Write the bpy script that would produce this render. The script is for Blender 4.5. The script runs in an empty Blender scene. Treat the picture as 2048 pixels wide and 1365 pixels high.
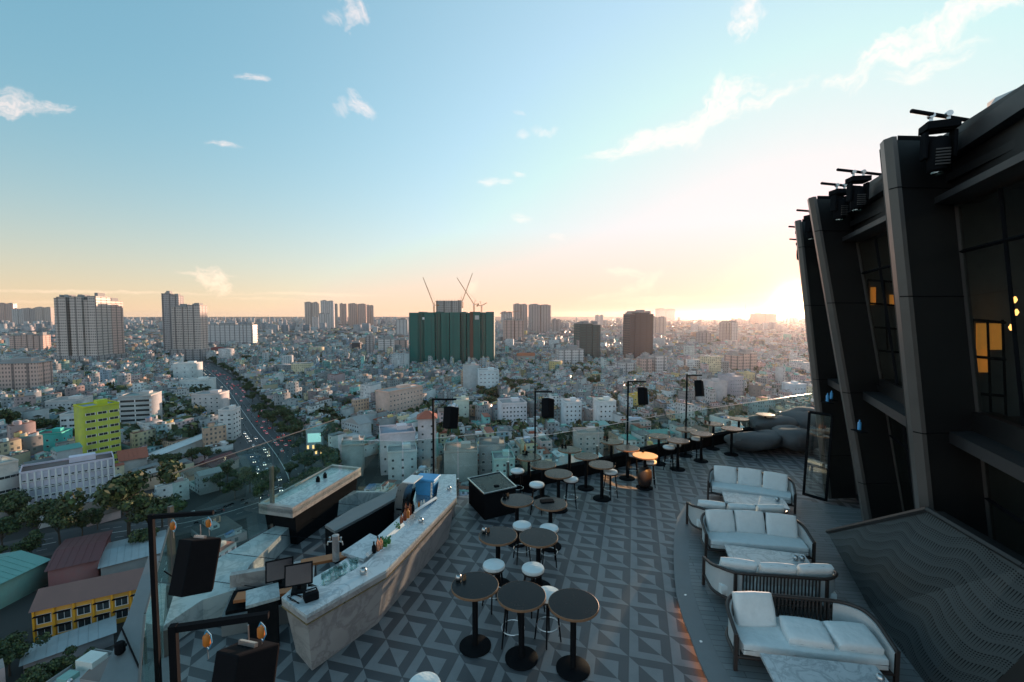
import bpy, bmesh, math, random
import numpy as np
from mathutils import Vector, Matrix
random.seed(7); rng = np.random.default_rng(7)
sc = bpy.context.scene; COL = sc.collection
R = math.radians; PI = math.pi
HC = 5.2; FPX = 910.0; PITCH = R(3.18); GZ = -95.0
CP, SP = math.cos(PITCH), math.sin(PITCH)

# ---------- camera ----------
cam = bpy.data.objects.new('camera', bpy.data.cameras.new('camera')); COL.objects.link(cam)
cam.data.sensor_width = 36; cam.data.lens = FPX/2048*36
cam.location = (0, 0, HC); cam.rotation_euler = (PI/2-PITCH, 0, 0)
cam.data.clip_end = 60000; cam.data.clip_start = .05; sc.camera = cam

def P(px, py, z):                      # point of the photo on the level z
    t = (py-682.5)/FPX; k = (t*CP+SP)/(CP-t*SP)
    Y = (HC-z)/k; d = Y*CP+(HC-z)*SP
    return Vector(((px-1024)/FPX*d, Y, z))
def PY(px, py, Y):                     # point of the photo at distance Y
    t = (py-682.5)/FPX; k = (t*CP+SP)/(CP-t*SP)
    z = HC-k*Y; d = Y*CP+(HC-z)*SP
    return Vector(((px-1024)/FPX*d, Y, z))
def proj(x, y, z):
    d = y*CP+(HC-z)*SP
    if d <= .1: return None
    return 1024+FPX*x/d, 682.5+FPX*((HC-z)*CP-y*SP)/d

# ---------- objects ----------
def tag(o, label=None, cat=None, group=None, kind=None):
    if label: o['label'] = label
    if cat: o['category'] = cat
    if group: o['group'] = group
    if kind: o['kind'] = kind
    return o
def thing(name, label, cat, loc=(0, 0, 0), rz=0, group=None):
    o = bpy.data.objects.new(name, None); o.empty_display_size = .2; COL.objects.link(o)
    o.location = loc; o.rotation_euler = (0, 0, rz)
    return tag(o, label, cat, group)
def kids(o): return KID.get(o, [])
KID = {}
def setp(o, p):
    o.parent = p; KID.setdefault(p, []).append(o)
def dup(o, loc, rz, label=None, group=None, scale=None):
    def cp(s, par):
        c = s.copy(); COL.objects.link(c)
        if par: setp(c, par)
        for k in kids(s): cp(k, c)
        return c
    r = cp(o, None); r.location = loc; r.rotation_euler = (0, 0, rz)
    if scale: r.scale = scale
    if label: r['label'] = label
    if group: r['group'] = group
    return r

class MB:
    def __init__(s): s.v = []; s.f = []; s.m = []; s.s = []; s.uv = {}
    def face(s, idx, m=0, sm=False, uv=None):
        if uv: s.uv[len(s.f)] = uv
        s.f.append(tuple(idx)); s.m.append(m); s.s.append(sm)
    def pts(s, ps):
        n = len(s.v); s.v += [tuple(p) for p in ps]; return list(range(n, n+len(ps)))
    def poly(s, ps, m=0, uv=None): s.face(s.pts(ps), m, False, uv); return s
    def prism(s, poly, z0, z1, m=0, mt=None, top=None):
        n = len(poly); top = top or poly
        A = s.pts([(p[0], p[1], z0) for p in poly]); B = s.pts([(p[0], p[1], z1) for p in top])
        ar = sum(poly[i][0]*poly[(i+1) % n][1]-poly[(i+1) % n][0]*poly[i][1] for i in range(n))
        if ar < 0: A.reverse(); B.reverse()
        for i in range(n): j = (i+1) % n; s.face((A[i], A[j], B[j], B[i]), m)
        s.face(B, m if mt is None else mt); s.face(A[::-1], m); return s
    def box(s, x, y, z, sx, sy, sz, rz=0, m=0, mt=None):   # x,y centre, z bottom
        c, n = math.cos(rz), math.sin(rz)
        q = [(x+c*a*sx/2-n*b*sy/2, y+n*a*sx/2+c*b*sy/2) for a, b in ((-1, -1), (1, -1), (1, 1), (-1, 1))]
        return s.prism(q, z, z+sz, m, mt)
    def tube(s, pts, r, n=8, m=0, cap=True, r1=None, closed=False):
        pts = [Vector(p) for p in pts]; N = len(pts); rings = []; up = None
        for i, p in enumerate(pts):
            if closed: d = pts[(i+1) % N]-pts[i-1]
            else: d = pts[min(i+1, N-1)]-pts[max(i-1, 0)]
            d.normalize()
            if up is None:
                up = Vector((0, 0, 1)) if abs(d.z) < .9 else Vector((1, 0, 0))
            a = d.cross(up).normalized(); b = a.cross(d).normalized(); up = b
            rr = r if r1 is None else r+(r1-r)*i/(N-1)
            rings.append(s.pts([p+a*rr*math.cos(2*PI*k/n)+b*rr*math.sin(2*PI*k/n) for k in range(n)]))
        for i in range(N if closed else N-1):
            A, B = rings[i], rings[(i+1) % N]
            for k in range(n): l = (k+1) % n; s.face((A[k], B[k], B[l], A[l]), m, n > 4)
        if cap and not closed: s.face(rings[0][::-1] if 0 else rings[0], m); s.face(rings[-1][::-1], m)
        return s
    def lathe(s, prof, c=(0, 0, 0), n=24, m=0, sx=1, sy=1):
        rings = [s.pts([(c[0]+sx*r*math.cos(2*PI*k/n), c[1]+sy*r*math.sin(2*PI*k/n), c[2]+z) for k in range(n)]) for r, z in prof]
        for A, B in zip(rings, rings[1:]):
            for k in range(n): l = (k+1) % n; s.face((A[k], A[l], B[l], B[k]), m, True)
        s.face(rings[0][::-1], m); s.face(rings[-1], m); return s
    def pillow(s, c, sx, sy, t, rot=None, N=9, m=0, e=3.0, plump=.55):   # soft cushion
        rot = rot or Matrix.Identity(3); c = Vector(c); g = {}
        for side in (1, -1):
            for i in range(N+1):
                for j in range(N+1):
                    u, v = math.sin((i/N-.5)*PI), math.sin((j/N-.5)*PI)
                    h = (max(0, 1-abs(u)**e)*max(0, 1-abs(v)**e))**.4
                    q = 1-.05*abs(u*v)
                    edge = i in (0, N) or j in (0, N)
                    p = Vector((u*sx/2*(1-.04*abs(v)**2*0)*q, v*sy/2*q, side*t/2*(plump*h+(1-plump)*(0 if 0 else 1))))
                    g[side, i, j] = s.pts([c+rot@p])[0]
            for i in range(N):
                for j in range(N):
                    q = (g[side, i, j], g[side, i+1, j], g[side, i+1, j+1], g[side, i, j+1])
                    s.face(q if side == 1 else q[::-1], m, True)
        ring = [(i, 0) for i in range(N)]+[(N, j) for j in range(N)]+[(N-i, N) for i in range(N)]+[(0, N-j) for j in range(N)]
        for a, b in zip(ring, ring[1:]+ring[:1]):
            s.face((g[-1, a[0], a[1]], g[-1, b[0], b[1]], g[1, b[0], b[1]], g[1, a[0], a[1]]), m, True)
        return s
    def build(s, name, mats, parent=None, loc=None, bevel=0):
        me = bpy.data.meshes.new(name); me.from_pydata(s.v, [], s.f)
        if not isinstance(mats, (list, tuple)): mats = [mats]
        for x in mats: me.materials.append(x)
        if any(s.m): me.polygons.foreach_set('material_index', s.m)
        me.polygons.foreach_set('use_smooth', s.s)
        if s.uv:
            l = me.uv_layers.new(name='UVMap')
            for fi, uv in s.uv.items():
                st = me.polygons[fi].loop_start
                for k, c in enumerate(uv): l.data[st+k].uv = c
        me.update()
        if any(s.s):
            try: me.set_sharp_from_angle(angle=R(50))
            except Exception: pass
        o = bpy.data.objects.new(name, me); COL.objects.link(o)
        if parent is not None: setp(o, parent)
        if loc is not None: o.location = loc
        if bevel:
            b = o.modifiers.new('bevel', 'BEVEL'); b.width = bevel; b.segments = 2; b.limit_method = 'ANGLE'
        return o

# ---------- materials ----------
def newmat(name):
    m = bpy.data.materials.new(name); m.use_nodes = True; nt = m.node_tree
    return m, nt, nt.nodes['Principled BSDF']
def N(nt, typ, **kw):
    n = nt.nodes.new(typ)
    for k, v in kw.items():
        if k == 'ins':
            for a, b in v.items():
                if hasattr(b, 'bl_idname') or isinstance(b, bpy.types.NodeSocket): nt.links.new(b, n.inputs[a])
                else: n.inputs[a].default_value = b
        else: setattr(n, k, v)
    return n
def M_(nt, op, a, b=None, c=None, clamp=False):
    n = nt.nodes.new('ShaderNodeMath'); n.operation = op; n.use_clamp = clamp
    for i, x in enumerate((a, b, c)):
        if x is None: continue
        if isinstance(x, (int, float)): n.inputs[i].default_value = x
        else: nt.links.new(x, n.inputs[i])
    return n.outputs[0]
def mix(nt, f, a, b):
    n = nt.nodes.new('ShaderNodeMix'); n.data_type = 'RGBA'
    for i, x in ((0, f), (6, a), (7, b)):
        if isinstance(x, (int, float)): n.inputs[i].default_value = x
        elif isinstance(x, tuple): n.inputs[i].default_value = x if len(x) == 4 else x+(1,)
        else: nt.links.new(x, n.inputs[i])
    return n.outputs[2]
def mat(name, col, rough=.6, metal=0, var=.25, scale=6, bump=0, bscale=60, emit=0, spec=None):
    m, nt, b = newmat(name)
    tc = N(nt, 'ShaderNodeTexCoord'); no = N(nt, 'ShaderNodeTexNoise', ins={'Vector': tc.outputs['Object'], 'Scale': scale, 'Detail': 6.0, 'Roughness': .65})
    dk = tuple(c*(1-var) for c in col); lt = tuple(min(1, c*(1+var)) for c in col)
    nt.links.new(mix(nt, no.outputs[0], dk, lt), b.inputs['Base Color'])
    b.inputs['Metallic'].default_value = metal
    r = M_(nt, 'MULTIPLY_ADD', no.outputs[0], .3, rough-.15, clamp=True); nt.links.new(r, b.inputs['Roughness'])
    if bump:
        n2 = N(nt, 'ShaderNodeTexNoise', ins={'Vector': tc.outputs['Object'], 'Scale': bscale, 'Detail': 4.0})
        bp = N(nt, 'ShaderNodeBump', ins={'Strength': bump, 'Distance': .03 if bscale == 11 else .01, 'Height': n2.outputs[0]})
        nt.links.new(bp.outputs[0], b.inputs['Normal'])
    if spec is not None: b.inputs['Specular IOR Level'].default_value = spec
    if emit:
        b.inputs['Emission Color'].default_value = col+(1,); b.inputs['Emission Strength'].default_value = emit
    return m
def glassmat(name, tint, refl=1.45, rough=.02, extra_refl=.0):
    m, nt, b = newmat(name); nt.nodes.remove(b); out = nt.nodes['Material Output']
    tr = N(nt, 'ShaderNodeBsdfTransparent', ins={'Color': tint+(1,)}); gl = N(nt, 'ShaderNodeBsdfGlossy', ins={'Roughness': rough, 'Color': (.9, 1, .97, 1)})
    ge = N(nt, 'ShaderNodeNewGeometry'); io = M_(nt, 'MULTIPLY_ADD', ge.outputs['Backfacing'], 1/refl-refl, refl)
    fr = N(nt, 'ShaderNodeFresnel', ins={'IOR': io}); mx = N(nt, 'ShaderNodeMixShader')
    f = M_(nt, 'ADD', fr.outputs[0], extra_refl, clamp=True)  # constant mirror share added to pale the panes with reflection
    nt.links.new(f, mx.inputs[0]); nt.links.new(tr.outputs[0], mx.inputs[1]); nt.links.new(gl.outputs[0], mx.inputs[2]); nt.links.new(mx.outputs[0], out.inputs[0])
    return m
def marble(name, base, vein, sc_=1.6, rough=.25):
    m, nt, b = newmat(name); tc = N(nt, 'ShaderNodeTexCoord')
    n1 = N(nt, 'ShaderNodeTexNoise', ins={'Vector': tc.outputs['Object'], 'Scale': sc_, 'Detail': 9.0, 'Roughness': .62, 'Distortion': 1.6})
    v = M_(nt, 'ABSOLUTE', M_(nt, 'SUBTRACT', n1.outputs[0], .5))
    v = M_(nt, 'SUBTRACT', 1.0, M_(nt, 'MULTIPLY', v, 16.0), clamp=True)
    n2 = N(nt, 'ShaderNodeTexNoise', ins={'Vector': tc.outputs['Object'], 'Scale': sc_*2.5, 'Detail': 8.0})
    c1 = mix(nt, M_(nt, 'MULTIPLY', n2.outputs[0], .5), base, vein)
    nt.links.new(mix(nt, M_(nt, 'MULTIPLY', v, .8), c1, vein), b.inputs['Base Color']); b.inputs['Roughness'].default_value = rough
    return m

MT = {}
MT['black'] = mat('black_metal', (.008, .009, .011), .75, 0, spec=.04)
MT['blackmat'] = mat('black_paint', (.012, .013, .015), .9, 0, .3, 3, spec=.0)
MT['panel'] = mat('dark_cladding', (.014, .014, .0145), .5, .1, .3, 1.2)
MT['panel3'] = mat('dark_trim', (.035, .035, .037), .5, .2, .2, 2)
MT['panel2'] = mat('bronze_trim', (.12, .112, .105), .42, .4, .2, 2)
MT['steel'] = mat('steel', (.5, .52, .53), .3, .9, .1)
MT['brass'] = mat('brass', (.5, .36, .2), .3, .8, .1)
MT['wood'] = mat('wood_edge', (.2, .11, .06), .5, 0, .3, 30)
MT['darkwood'] = mat('dark_wood', (.035, .025, .022), .45, 0, .3, 25)
MT['fabric'] = mat('cream_fabric', (.70, .74, .74), .9, 0, .1, 9, .55, 11)
MT['weave'] = mat('woven_panel', (.5, .52, .52), .85, 0, .15, 60, .5, 120)
MT['piping'] = mat('piping', (.05, .06, .07), .8)
MT['littop'] = mat('lightened_top', (.5, .36, .22), .5, 0, .2, 20)  # black table top coloured pale so the orange light shows on it
MT['tabletop'] = mat('black_laminate', (.007, .011, .013), .25, 0, .15, 3, spec=.12)
MT['bean'] = mat('grey_canvas', (.10, .105, .11), .9, 0, .3, 4, .5, 30)
MT['marble'] = marble('white_marble', (.62, .64, .65), (.3, .33, .35), 2.2)
MT['marblewarm'] = marble('grey_pink_marble', (.42, .38, .37), (.24, .21, .21), 1.3, .35)
MT['marbleledge'] = marble('pale_ledge_marble', (.5, .54, .54), (.25, .3, .31), 2.0, .3)
MT['conc'] = mat('grey_cladding', (.17, .175, .18), .6, 0, .3, 1.5, .2, 30)
MT['glass'] = glassmat('rail_glass', (.85, .94, .92), 1.35, .01, .015)
MT['dglass'] = glassmat('facade_glass', (.78, .84, .82), 1.6, .03, .13)
MT['orange'] = mat('orange_plastic', (.5, .16, .02), .5)
MT['blue'] = mat('blue_strap', (.05, .3, .5), .6)
MT['bluebin'] = mat('blue_plastic', (.06, .32, .62), .45)
MT['white'] = mat('white_paint', (.75, .76, .76), .5, 0, .1)
MT['grille'] = mat('speaker_grille', (.022, .014, .012), .8, 0, .3, 80, spec=.1)
MT['bottleglass'] = mat('amber_bottle', (.2, .05, .02), .15)
MT['greenleaf'] = mat('garnish_leaf', (.04, .18, .05), .7)
MT['whitebottle'] = mat('pale_bottle', (.6, .62, .6), .2)
MT['copper'] = mat('copper_shaker', (.6, .3, .2), .3, .8)
MT['steelp'] = mat('grey_blind', (.16, .17, .165), .7, 0, .4, 2)
MT['screen'] = mat('dark_screen', (.05, .04, .045), .2)
MT['orangewood'] = mat('orange_shelf', (.4, .14, .05), .6)
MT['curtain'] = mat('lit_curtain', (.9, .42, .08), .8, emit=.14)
MT['bulb'] = mat('warm_bulb', (1, .45, .12), .5, emit=2.5)
MT['led'] = mat('added_glow_strip', (1.0, .33, .08), .5, emit=6)  # glow of the strip added below the deck lip
MT['interior'] = mat('interior_wall', (.20, .215, .21), .8, 0, .6, .7)
MT['tumbler'] = glassmat('clear_glass', (.85, .9, .9), 1.6, .03, .12)

# floor: square tiles, each a mitred frame of two tones round a split square
def floormat():
    m, nt, b = newmat('patterned_floor_tiles'); tc = N(nt, 'ShaderNodeTexCoord')
    mp = N(nt, 'ShaderNodeMapping', ins={'Vector': tc.outputs['Object'], 'Rotation': (0, 0, R(15.0)), 'Scale': (1/.63, 1/.63, 1)})
    mp.inputs['Location'].default_value = (FLX, FLY, 0)
    sx = N(nt, 'ShaderNodeSeparateXYZ', ins={0: mp.outputs[0]})
    u = M_(nt, 'FRACT', sx.outputs[0]); v = M_(nt, 'FRACT', sx.outputs[1])
    d = M_(nt, 'MAXIMUM', M_(nt, 'ABSOLUTE', M_(nt, 'SUBTRACT', u, .5)), M_(nt, 'ABSOLUTE', M_(nt, 'SUBTRACT', v, .5)))
    fr = M_(nt, 'GREATER_THAN', d, .27); dg = M_(nt, 'LESS_THAN', M_(nt, 'ADD', u, v), 1.0)
    light = M_(nt, 'COMPARE', fr, dg, .1)
    no = N(nt, 'ShaderNodeTexNoise', ins={'Vector': tc.outputs['Object'], 'Scale': 2.2, 'Detail': 8.0, 'Roughness': .7})
    n2 = N(nt, 'ShaderNodeTexNoise', ins={'Vector': tc.outputs['Object'], 'Scale': 60.0, 'Detail': 3.0})
    c = mix(nt, light, (.055, .06, .07), (.23, .235, .245))
    c = mix(nt, M_(nt, 'MULTIPLY', M_(nt, 'POWER', no.outputs[0], 2.0), .7), c, (.07, .072, .075))
    gl = M_(nt, 'GREATER_THAN', d, .487)
    c = mix(nt, M_(nt, 'MULTIPLY', gl, .55), c, (.03, .03, .032))
    c = mix(nt, M_(nt, 'MULTIPLY', n2.outputs[0], .25), c, (.05, .05, .05))
    nt.links.new(c, b.inputs['Base Color']); nt.links.new(M_(nt, 'MULTIPLY_ADD', no.outputs[0], .35, .32), b.inputs['Roughness'])
    bp = N(nt, 'ShaderNodeBump', ins={'Strength': .25, 'Distance': .005, 'Height': n2.outputs[0]}); nt.links.new(bp.outputs[0], b.inputs['Normal'])
    return m
v0 = P(1259, 1211.9, 0)
# texture space = rotate(15 deg) then scale; choose the offset so a tile corner falls on v0
_a = R(15.0)
FLX = -((v0.x*math.cos(_a)-v0.y*math.sin(_a))/.63) % 1; FLY = -((v0.x*math.sin(_a)+v0.y*math.cos(_a))/.63) % 1
MT['floor'] = floormat()
def plankmat():
    m, nt, b = newmat('grey_deck_boards'); tc = N(nt, 'ShaderNodeTexCoord')
    mp = N(nt, 'ShaderNodeMapping', ins={'Vector': tc.outputs['Object'], 'Rotation': (0, 0, R(8))})
    br = N(nt, 'ShaderNodeTexBrick', ins={'Vector': mp.outputs[0], 'Scale': 1.0, 'Color1': (.15, .165, .17, 1), 'Color2': (.23, .24, .245, 1), 'Mortar': (.05, .05, .05, 1), 'Mortar Size': .006, 'Brick Width': 1.6, 'Row Height': .12})
    no = N(nt, 'ShaderNodeTexNoise', ins={'Vector': mp.outputs[0], 'Scale': 3.0, 'Detail': 8.0, 'Roughness': .7})
    c = mix(nt, M_(nt, 'MULTIPLY', no.outputs[0], .6), br.outputs[0], (.1, .105, .11))
    nt.links.new(c, b.inputs['Base Color']); b.inputs['Roughness'].default_value = .5; return m
MT['deck'] = plankmat()
def perfmat():
    m, nt, b = newmat('perforated_metal'); uvn = N(nt, 'ShaderNodeUVMap'); uvn.uv_map = 'UVMap'
    s = N(nt, 'ShaderNodeSeparateXYZ', ins={0: uvn.outputs[0]}); u, v = s.outputs[0], s.outputs[1]
    w = M_(nt, 'ADD', v, M_(nt, 'MULTIPLY', M_(nt, 'SINE', M_(nt, 'MULTIPLY', u, 4.6)), .09))
    w = M_(nt, 'ADD', w, M_(nt, 'MULTIPLY', M_(nt, 'SINE', M_(nt, 'MULTIPLY', u, 9.7)), .025))
    bd = M_(nt, 'FRACT', M_(nt, 'MULTIPLY', w, 2.2)); q = M_(nt, 'FRACT', M_(nt, 'MULTIPLY', bd, 2.0))
    slotband = M_(nt, 'GREATER_THAN', bd, .5)
    inb = M_(nt, 'MULTIPLY', M_(nt, 'GREATER_THAN', q, .12), M_(nt, 'LESS_THAN', q, .9))
    wid = M_(nt, 'MULTIPLY', q, .5)
    slot = M_(nt, 'LESS_THAN', M_(nt, 'FRACT', M_(nt, 'MULTIPLY', u, 22.0)), wid)
    du = M_(nt, 'SUBTRACT', M_(nt, 'FRACT', M_(nt, 'MULTIPLY', u, 25.0)), .5); dv = M_(nt, 'SUBTRACT', M_(nt, 'FRACT', M_(nt, 'MULTIPLY', w, 25.0)), .5)
    dot = M_(nt, 'LESS_THAN', M_(nt, 'ADD', M_(nt, 'MULTIPLY', du, du), M_(nt, 'MULTIPLY', dv, dv)), M_(nt, 'MULTIPLY', q, .14))
    h = M_(nt, 'MULTIPLY', inb, M_(nt, 'ADD', M_(nt, 'MULTIPLY', slotband, slot), M_(nt, 'MULTIPLY', M_(nt, 'SUBTRACT', 1.0, slotband), dot)))
    nt.links.new(mix(nt, h, (.078, .095, .10), (.003, .003, .003)), b.inputs['Base Color'])
    b.inputs['Roughness'].default_value = .45; b.inputs['Metallic'].default_value = .3
    return m
MT['perf'] = perfmat()
# ---------- sky, sun ----------
SUN_AZ, SUN_EL = R(32.2), R(2.0)

def fbm(x, y, seed, octs=6, gain=.6):           # value noise on arrays
    r = np.random.default_rng(seed); out = np.zeros_like(x); amp = 1; tot = 0
    T = r.random((256, 256))
    for o in range(octs):
        f = 2.0**o; xx = x*f+17*o; yy = y*f+31*o
        xi = np.floor(xx).astype(int); yi = np.floor(yy).astype(int); fx = xx-xi; fy = yy-yi
        fx = fx*fx*(3-2*fx); fy = fy*fy*(3-2*fy)
        g = lambda a, b: T[(yi+b) % 256, (xi+a) % 256]
        out += amp*((g(0, 0)*(1-fx)+g(1, 0)*fx)*(1-fy)+(g(0, 1)*(1-fx)+g(1, 1)*fx)*fy); tot += amp; amp *= gain
    return out/tot
def cloud_map():
    W, H = 1800, 760
    U, V = np.meshgrid(np.linspace(-1.3, 1.3, W), np.linspace(-.1, 1.0, H))
    CL = [  # photo position, half length, half width, tilt, strength, wispiness
        (1330, 268, 150, 20, 14, 1.15), (1440, 225, 105, 26, 34, 1.1), (1545, 195, 75, 12, 30, .75), (1441, 188, 34, 15, 72, .95), (1487, 50, 38, 22, 62, 1.1), (1500, 15, 40, 24, 75, .95), (1203, 300, 20, 8, 5, .8),
        (1790, 105, 120, 26, 30, 1.0), (1900, 45, 130, 34, 34, 1.15), (1990, 5, 90, 30, 30, .9), (1700, 145, 80, 12, 22, .7), (1870, 130, 90, 13, 16, .65), (1830, 155, 50, 8, 10, .6), (1940, 90, 60, 10, 10, .5), (1090, 270, 12, 26, 80, .55), (1046, 273, 16, 9, 0, .6), (1040, 227, 16, 4, -14, .5),
        (712, 38, 20, 30, -35, .95), (690, 12, 14, 34, 28, .75), (668, 40, 18, 14, -50, .55), (715, 222, 27, 20, -30, 1.0), (705, 196, 24, 12, -35, .6), (678, 226, 16, 18, -50, .5),
        (25, 210, 80, 17, -3, 1.05), (105, 210, 42, 10, -4, .95), (20, 188, 60, 8, -8, .5), (500, 154, 36, 6, -6, 1.0), (455, 290, 36, 6, -6, 1.0),
        (975, 361, 20, 8, 8, .85), (1008, 361, 20, 5, 0, .7), (1036, 349, 14, 5, -12, .7), (1042, 438, 18, 9, 0, .6), (1112, 476, 16, 7, 0, .5),
        (425, 566, 38, 19, -24, 1.4), (448, 582, 20, 13, 15, 1.2), (405, 550, 70, 4, -3, .7), (1270, 545, 48, 8, -4, .9), (1298, 566, 30, 14, 50, .85), (1270, 583, 24, 12, 30, .7), (1220, 596, 80, 6, 6, .55), (1300, 602, 90, 7, 3, .6),
        (200, 586, 300, 3, -1, .7), (640, 590, 150, 3, -1, .6), (520, 600, 90, 3, -1, .45), (1425, 611, 60, 3, 0, .6), (945, 582, 9, 16, 80, .8), (1520, 592, 120, 4, 2, .4), (90, 604, 110, 3, 0, .45)]
    wx = fbm(U*14, V*14, 3, 5)-.5; wy = fbm(U*14+9, V*14+5, 4, 5)-.5; D = np.zeros_like(U)
    fine = fbm(U*60, V*60, 5, 5, .7)
    for i, (px, py, a, b, ang, st) in enumerate(CL):
        q = PY(px, py, 1.0); e1 = PY(px+10, py, 1.0); e2 = PY(px, py-10, 1.0)
        du = (U-q.x)/((e1.x-q.x)/10); dv = (V-(q.z-HC))/((e2.z-q.z)/10); c, s = math.cos(R(ang)), math.sin(R(ang))
        du = du+wx*min(a, 60)*1.5; dv = dv+wy*max(b, 4)*3.2
        p, r_ = (c*du+s*dv), (-s*du+c*dv)
        m = np.clip(1-((p/(a*1.25))**2+(r_/(b*1.35))**2), 0, 1)
        sel = m > 0
        if not sel.any(): continue
        st2 = fbm(p[sel]/max(14, a*.25)+i*7, r_[sel]/max(1.6, b*.22), 11+i, 5, .62)
        D[sel] = np.maximum(D[sel], np.clip((m[sel]**.7*.95+st2*1.5+fine[sel]*.45-1.22)*1.05, 0, 1)*m[sel]**.35*st*.85)
    D = np.clip(D, 0, 1)
    im = bpy.data.images.new('cloud_density', W, H, float_buffer=True); im.colorspace_settings.name = 'Non-Color'
    A = np.ones((H, W, 4), dtype=np.float32); A[..., :3] = D[..., None]; im.pixels.foreach_set(A.ravel()); im.update(); return im
def make_world():
    w = bpy.data.worlds.new('World'); sc.world = w; w.use_nodes = True; nt = w.node_tree; bg = nt.nodes['Background']
    sky = N(nt, 'ShaderNodeTexSky', sky_type='NISHITA', sun_disc=False, sun_elevation=SUN_EL, sun_rotation=SUN_AZ, altitude=50, air_density=1.0, dust_density=.6, ozone_density=2.0)
    # the photograph's soft contrast: compress the sky's range, then grade it
    g = N(nt, 'ShaderNodeGamma', ins={0: sky.outputs[0], 1: .42})
    t = N(nt, 'ShaderNodeMix', data_type='RGBA', blend_type='MULTIPLY'); t.inputs[0].default_value = 1
    nt.links.new(g.outputs[0], t.inputs[6]); t.inputs[7].default_value = SKYTINT
    tc = N(nt, 'ShaderNodeTexCoord'); d = tc.outputs['Generated']
    s = N(nt, 'ShaderNodeSeparateXYZ', ins={0: d}); x, y, z = s.outputs
    # milky band just over the horizon
    hz = M_(nt, 'POWER', M_(nt, 'SUBTRACT', 1.0, M_(nt, 'MAXIMUM', z, 0.0), clamp=True), 8.0)
    col = mix(nt, M_(nt, 'MULTIPLY', hz, .85), t.outputs[2], HZCOL)
    # aureole round the sun
    sv = (math.sin(SUN_AZ)*math.cos(SUN_EL*.45), math.cos(SUN_AZ)*math.cos(SUN_EL*.45), math.sin(SUN_EL*.45))
    dp = N(nt, 'ShaderNodeVectorMath', operation='DOT_PRODUCT', ins={0: d, 1: sv}).outputs['Value']
    dp = M_(nt, 'MAXIMUM', dp, 0.0)
    up = M_(nt, 'GREATER_THAN', z, -.004)
    out = col
    for pw, c, st in ((2.6, (1.0, .90, .90), 1.25), (60, (1.0, .74, .42), .45), (260, (1.0, .42, .10), 2.4), (2600, (1, .75, .4), 30.0)):
        k = M_(nt, 'MULTIPLY', M_(nt, 'MULTIPLY', M_(nt, 'POWER', dp, float(pw)), st*AUR), up)
        a = N(nt, 'ShaderNodeMix', data_type='RGBA', blend_type='ADD'); nt.links.new(k, a.inputs[0]); a.inputs[0].default_value = 1
        # factor may exceed 1: scale colour instead
        sc_ = N(nt, 'ShaderNodeVectorMath', operation='SCALE', ins={0: c}); nt.links.new(k, sc_.inputs['Scale'])
        ad = N(nt, 'ShaderNodeVectorMath', operation='ADD'); nt.links.new(out, ad.inputs[0]); nt.links.new(sc_.outputs[0], ad.inputs[1]); out = ad.outputs[0]
        nt.nodes.remove(a)
        if pw == 60:      # keep the colour of the evening air round the sun from clipping to white
            lim = mix(nt, M_(nt, 'MULTIPLY', M_(nt, 'MAXIMUM', z, 0.0), 5.5, clamp=True), (9.0, 3.05, 2.0), (9.0, 3.85, 3.85))
            mn = N(nt, 'ShaderNodeVectorMath', operation='MINIMUM'); nt.links.new(out, mn.inputs[0]); nt.links.new(lim, mn.inputs[1]); out = mn.outputs[0]
    # pink fill glow added behind the camera, shaped to light the upright facades
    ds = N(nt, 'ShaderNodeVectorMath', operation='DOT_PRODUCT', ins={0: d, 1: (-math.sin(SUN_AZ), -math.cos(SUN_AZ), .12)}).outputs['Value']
    kb = M_(nt, 'MULTIPLY', M_(nt, 'MULTIPLY', M_(nt, 'POWER', M_(nt, 'MAXIMUM', ds, 0.0), 1.2), FILL_GLOW), M_(nt, 'MULTIPLY', up, M_(nt, 'POWER', M_(nt, 'SUBTRACT', 1.0, M_(nt, 'MAXIMUM', z, 0.0)), 3.0)))
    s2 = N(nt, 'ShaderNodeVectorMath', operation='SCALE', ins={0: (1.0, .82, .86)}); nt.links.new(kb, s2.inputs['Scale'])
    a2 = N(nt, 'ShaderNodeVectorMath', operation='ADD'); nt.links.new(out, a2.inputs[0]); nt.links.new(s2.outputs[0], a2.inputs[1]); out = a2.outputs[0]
    # clouds: density computed below, looked up in the direction plane u=x/y, v=z/y
    yy = M_(nt, 'MAXIMUM', y, .02); u = M_(nt, 'DIVIDE', x, yy); v = M_(nt, 'DIVIDE', z, yy)
    uv = N(nt, 'ShaderNodeCombineXYZ', ins={0: M_(nt, 'MULTIPLY_ADD', u, 1/2.6, .5), 1: M_(nt, 'MULTIPLY_ADD', v, 1/1.1, .1/1.1)})
    im = N(nt, 'ShaderNodeTexImage', extension='CLIP', interpolation='Cubic'); im.image = cloud_map(); nt.links.new(uv.outputs[0], im.inputs[0])
    k = M_(nt, 'MULTIPLY', im.outputs[0], M_(nt, 'GREATER_THAN', y, .05))
    lowf = M_(nt, 'MULTIPLY', v, 5.0, clamp=True)
    cc = mix(nt, lowf, CLOW, CHIGH)
    out = mix(nt, M_(nt, 'MULTIPLY', k, .5), out, cc)
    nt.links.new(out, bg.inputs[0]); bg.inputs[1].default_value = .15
SKYTINT = (1.34, 2.36, 2.68, 1); HZCOL = (4.7, 3.05, 2.0); AUR = 1.5; CLOW = (6.4, 4.5, 3.0); CHIGH = (6.6, 5.0, 4.35)
FILL_GLOW = 4.6
make_world()
sl = bpy.data.lights.new('sun', 'SUN'); sl.energy = 5.0; sl.angle = R(.6); sl.color = (1, .62, .42)
so = bpy.data.objects.new('sun', sl); COL.objects.link(so)
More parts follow.
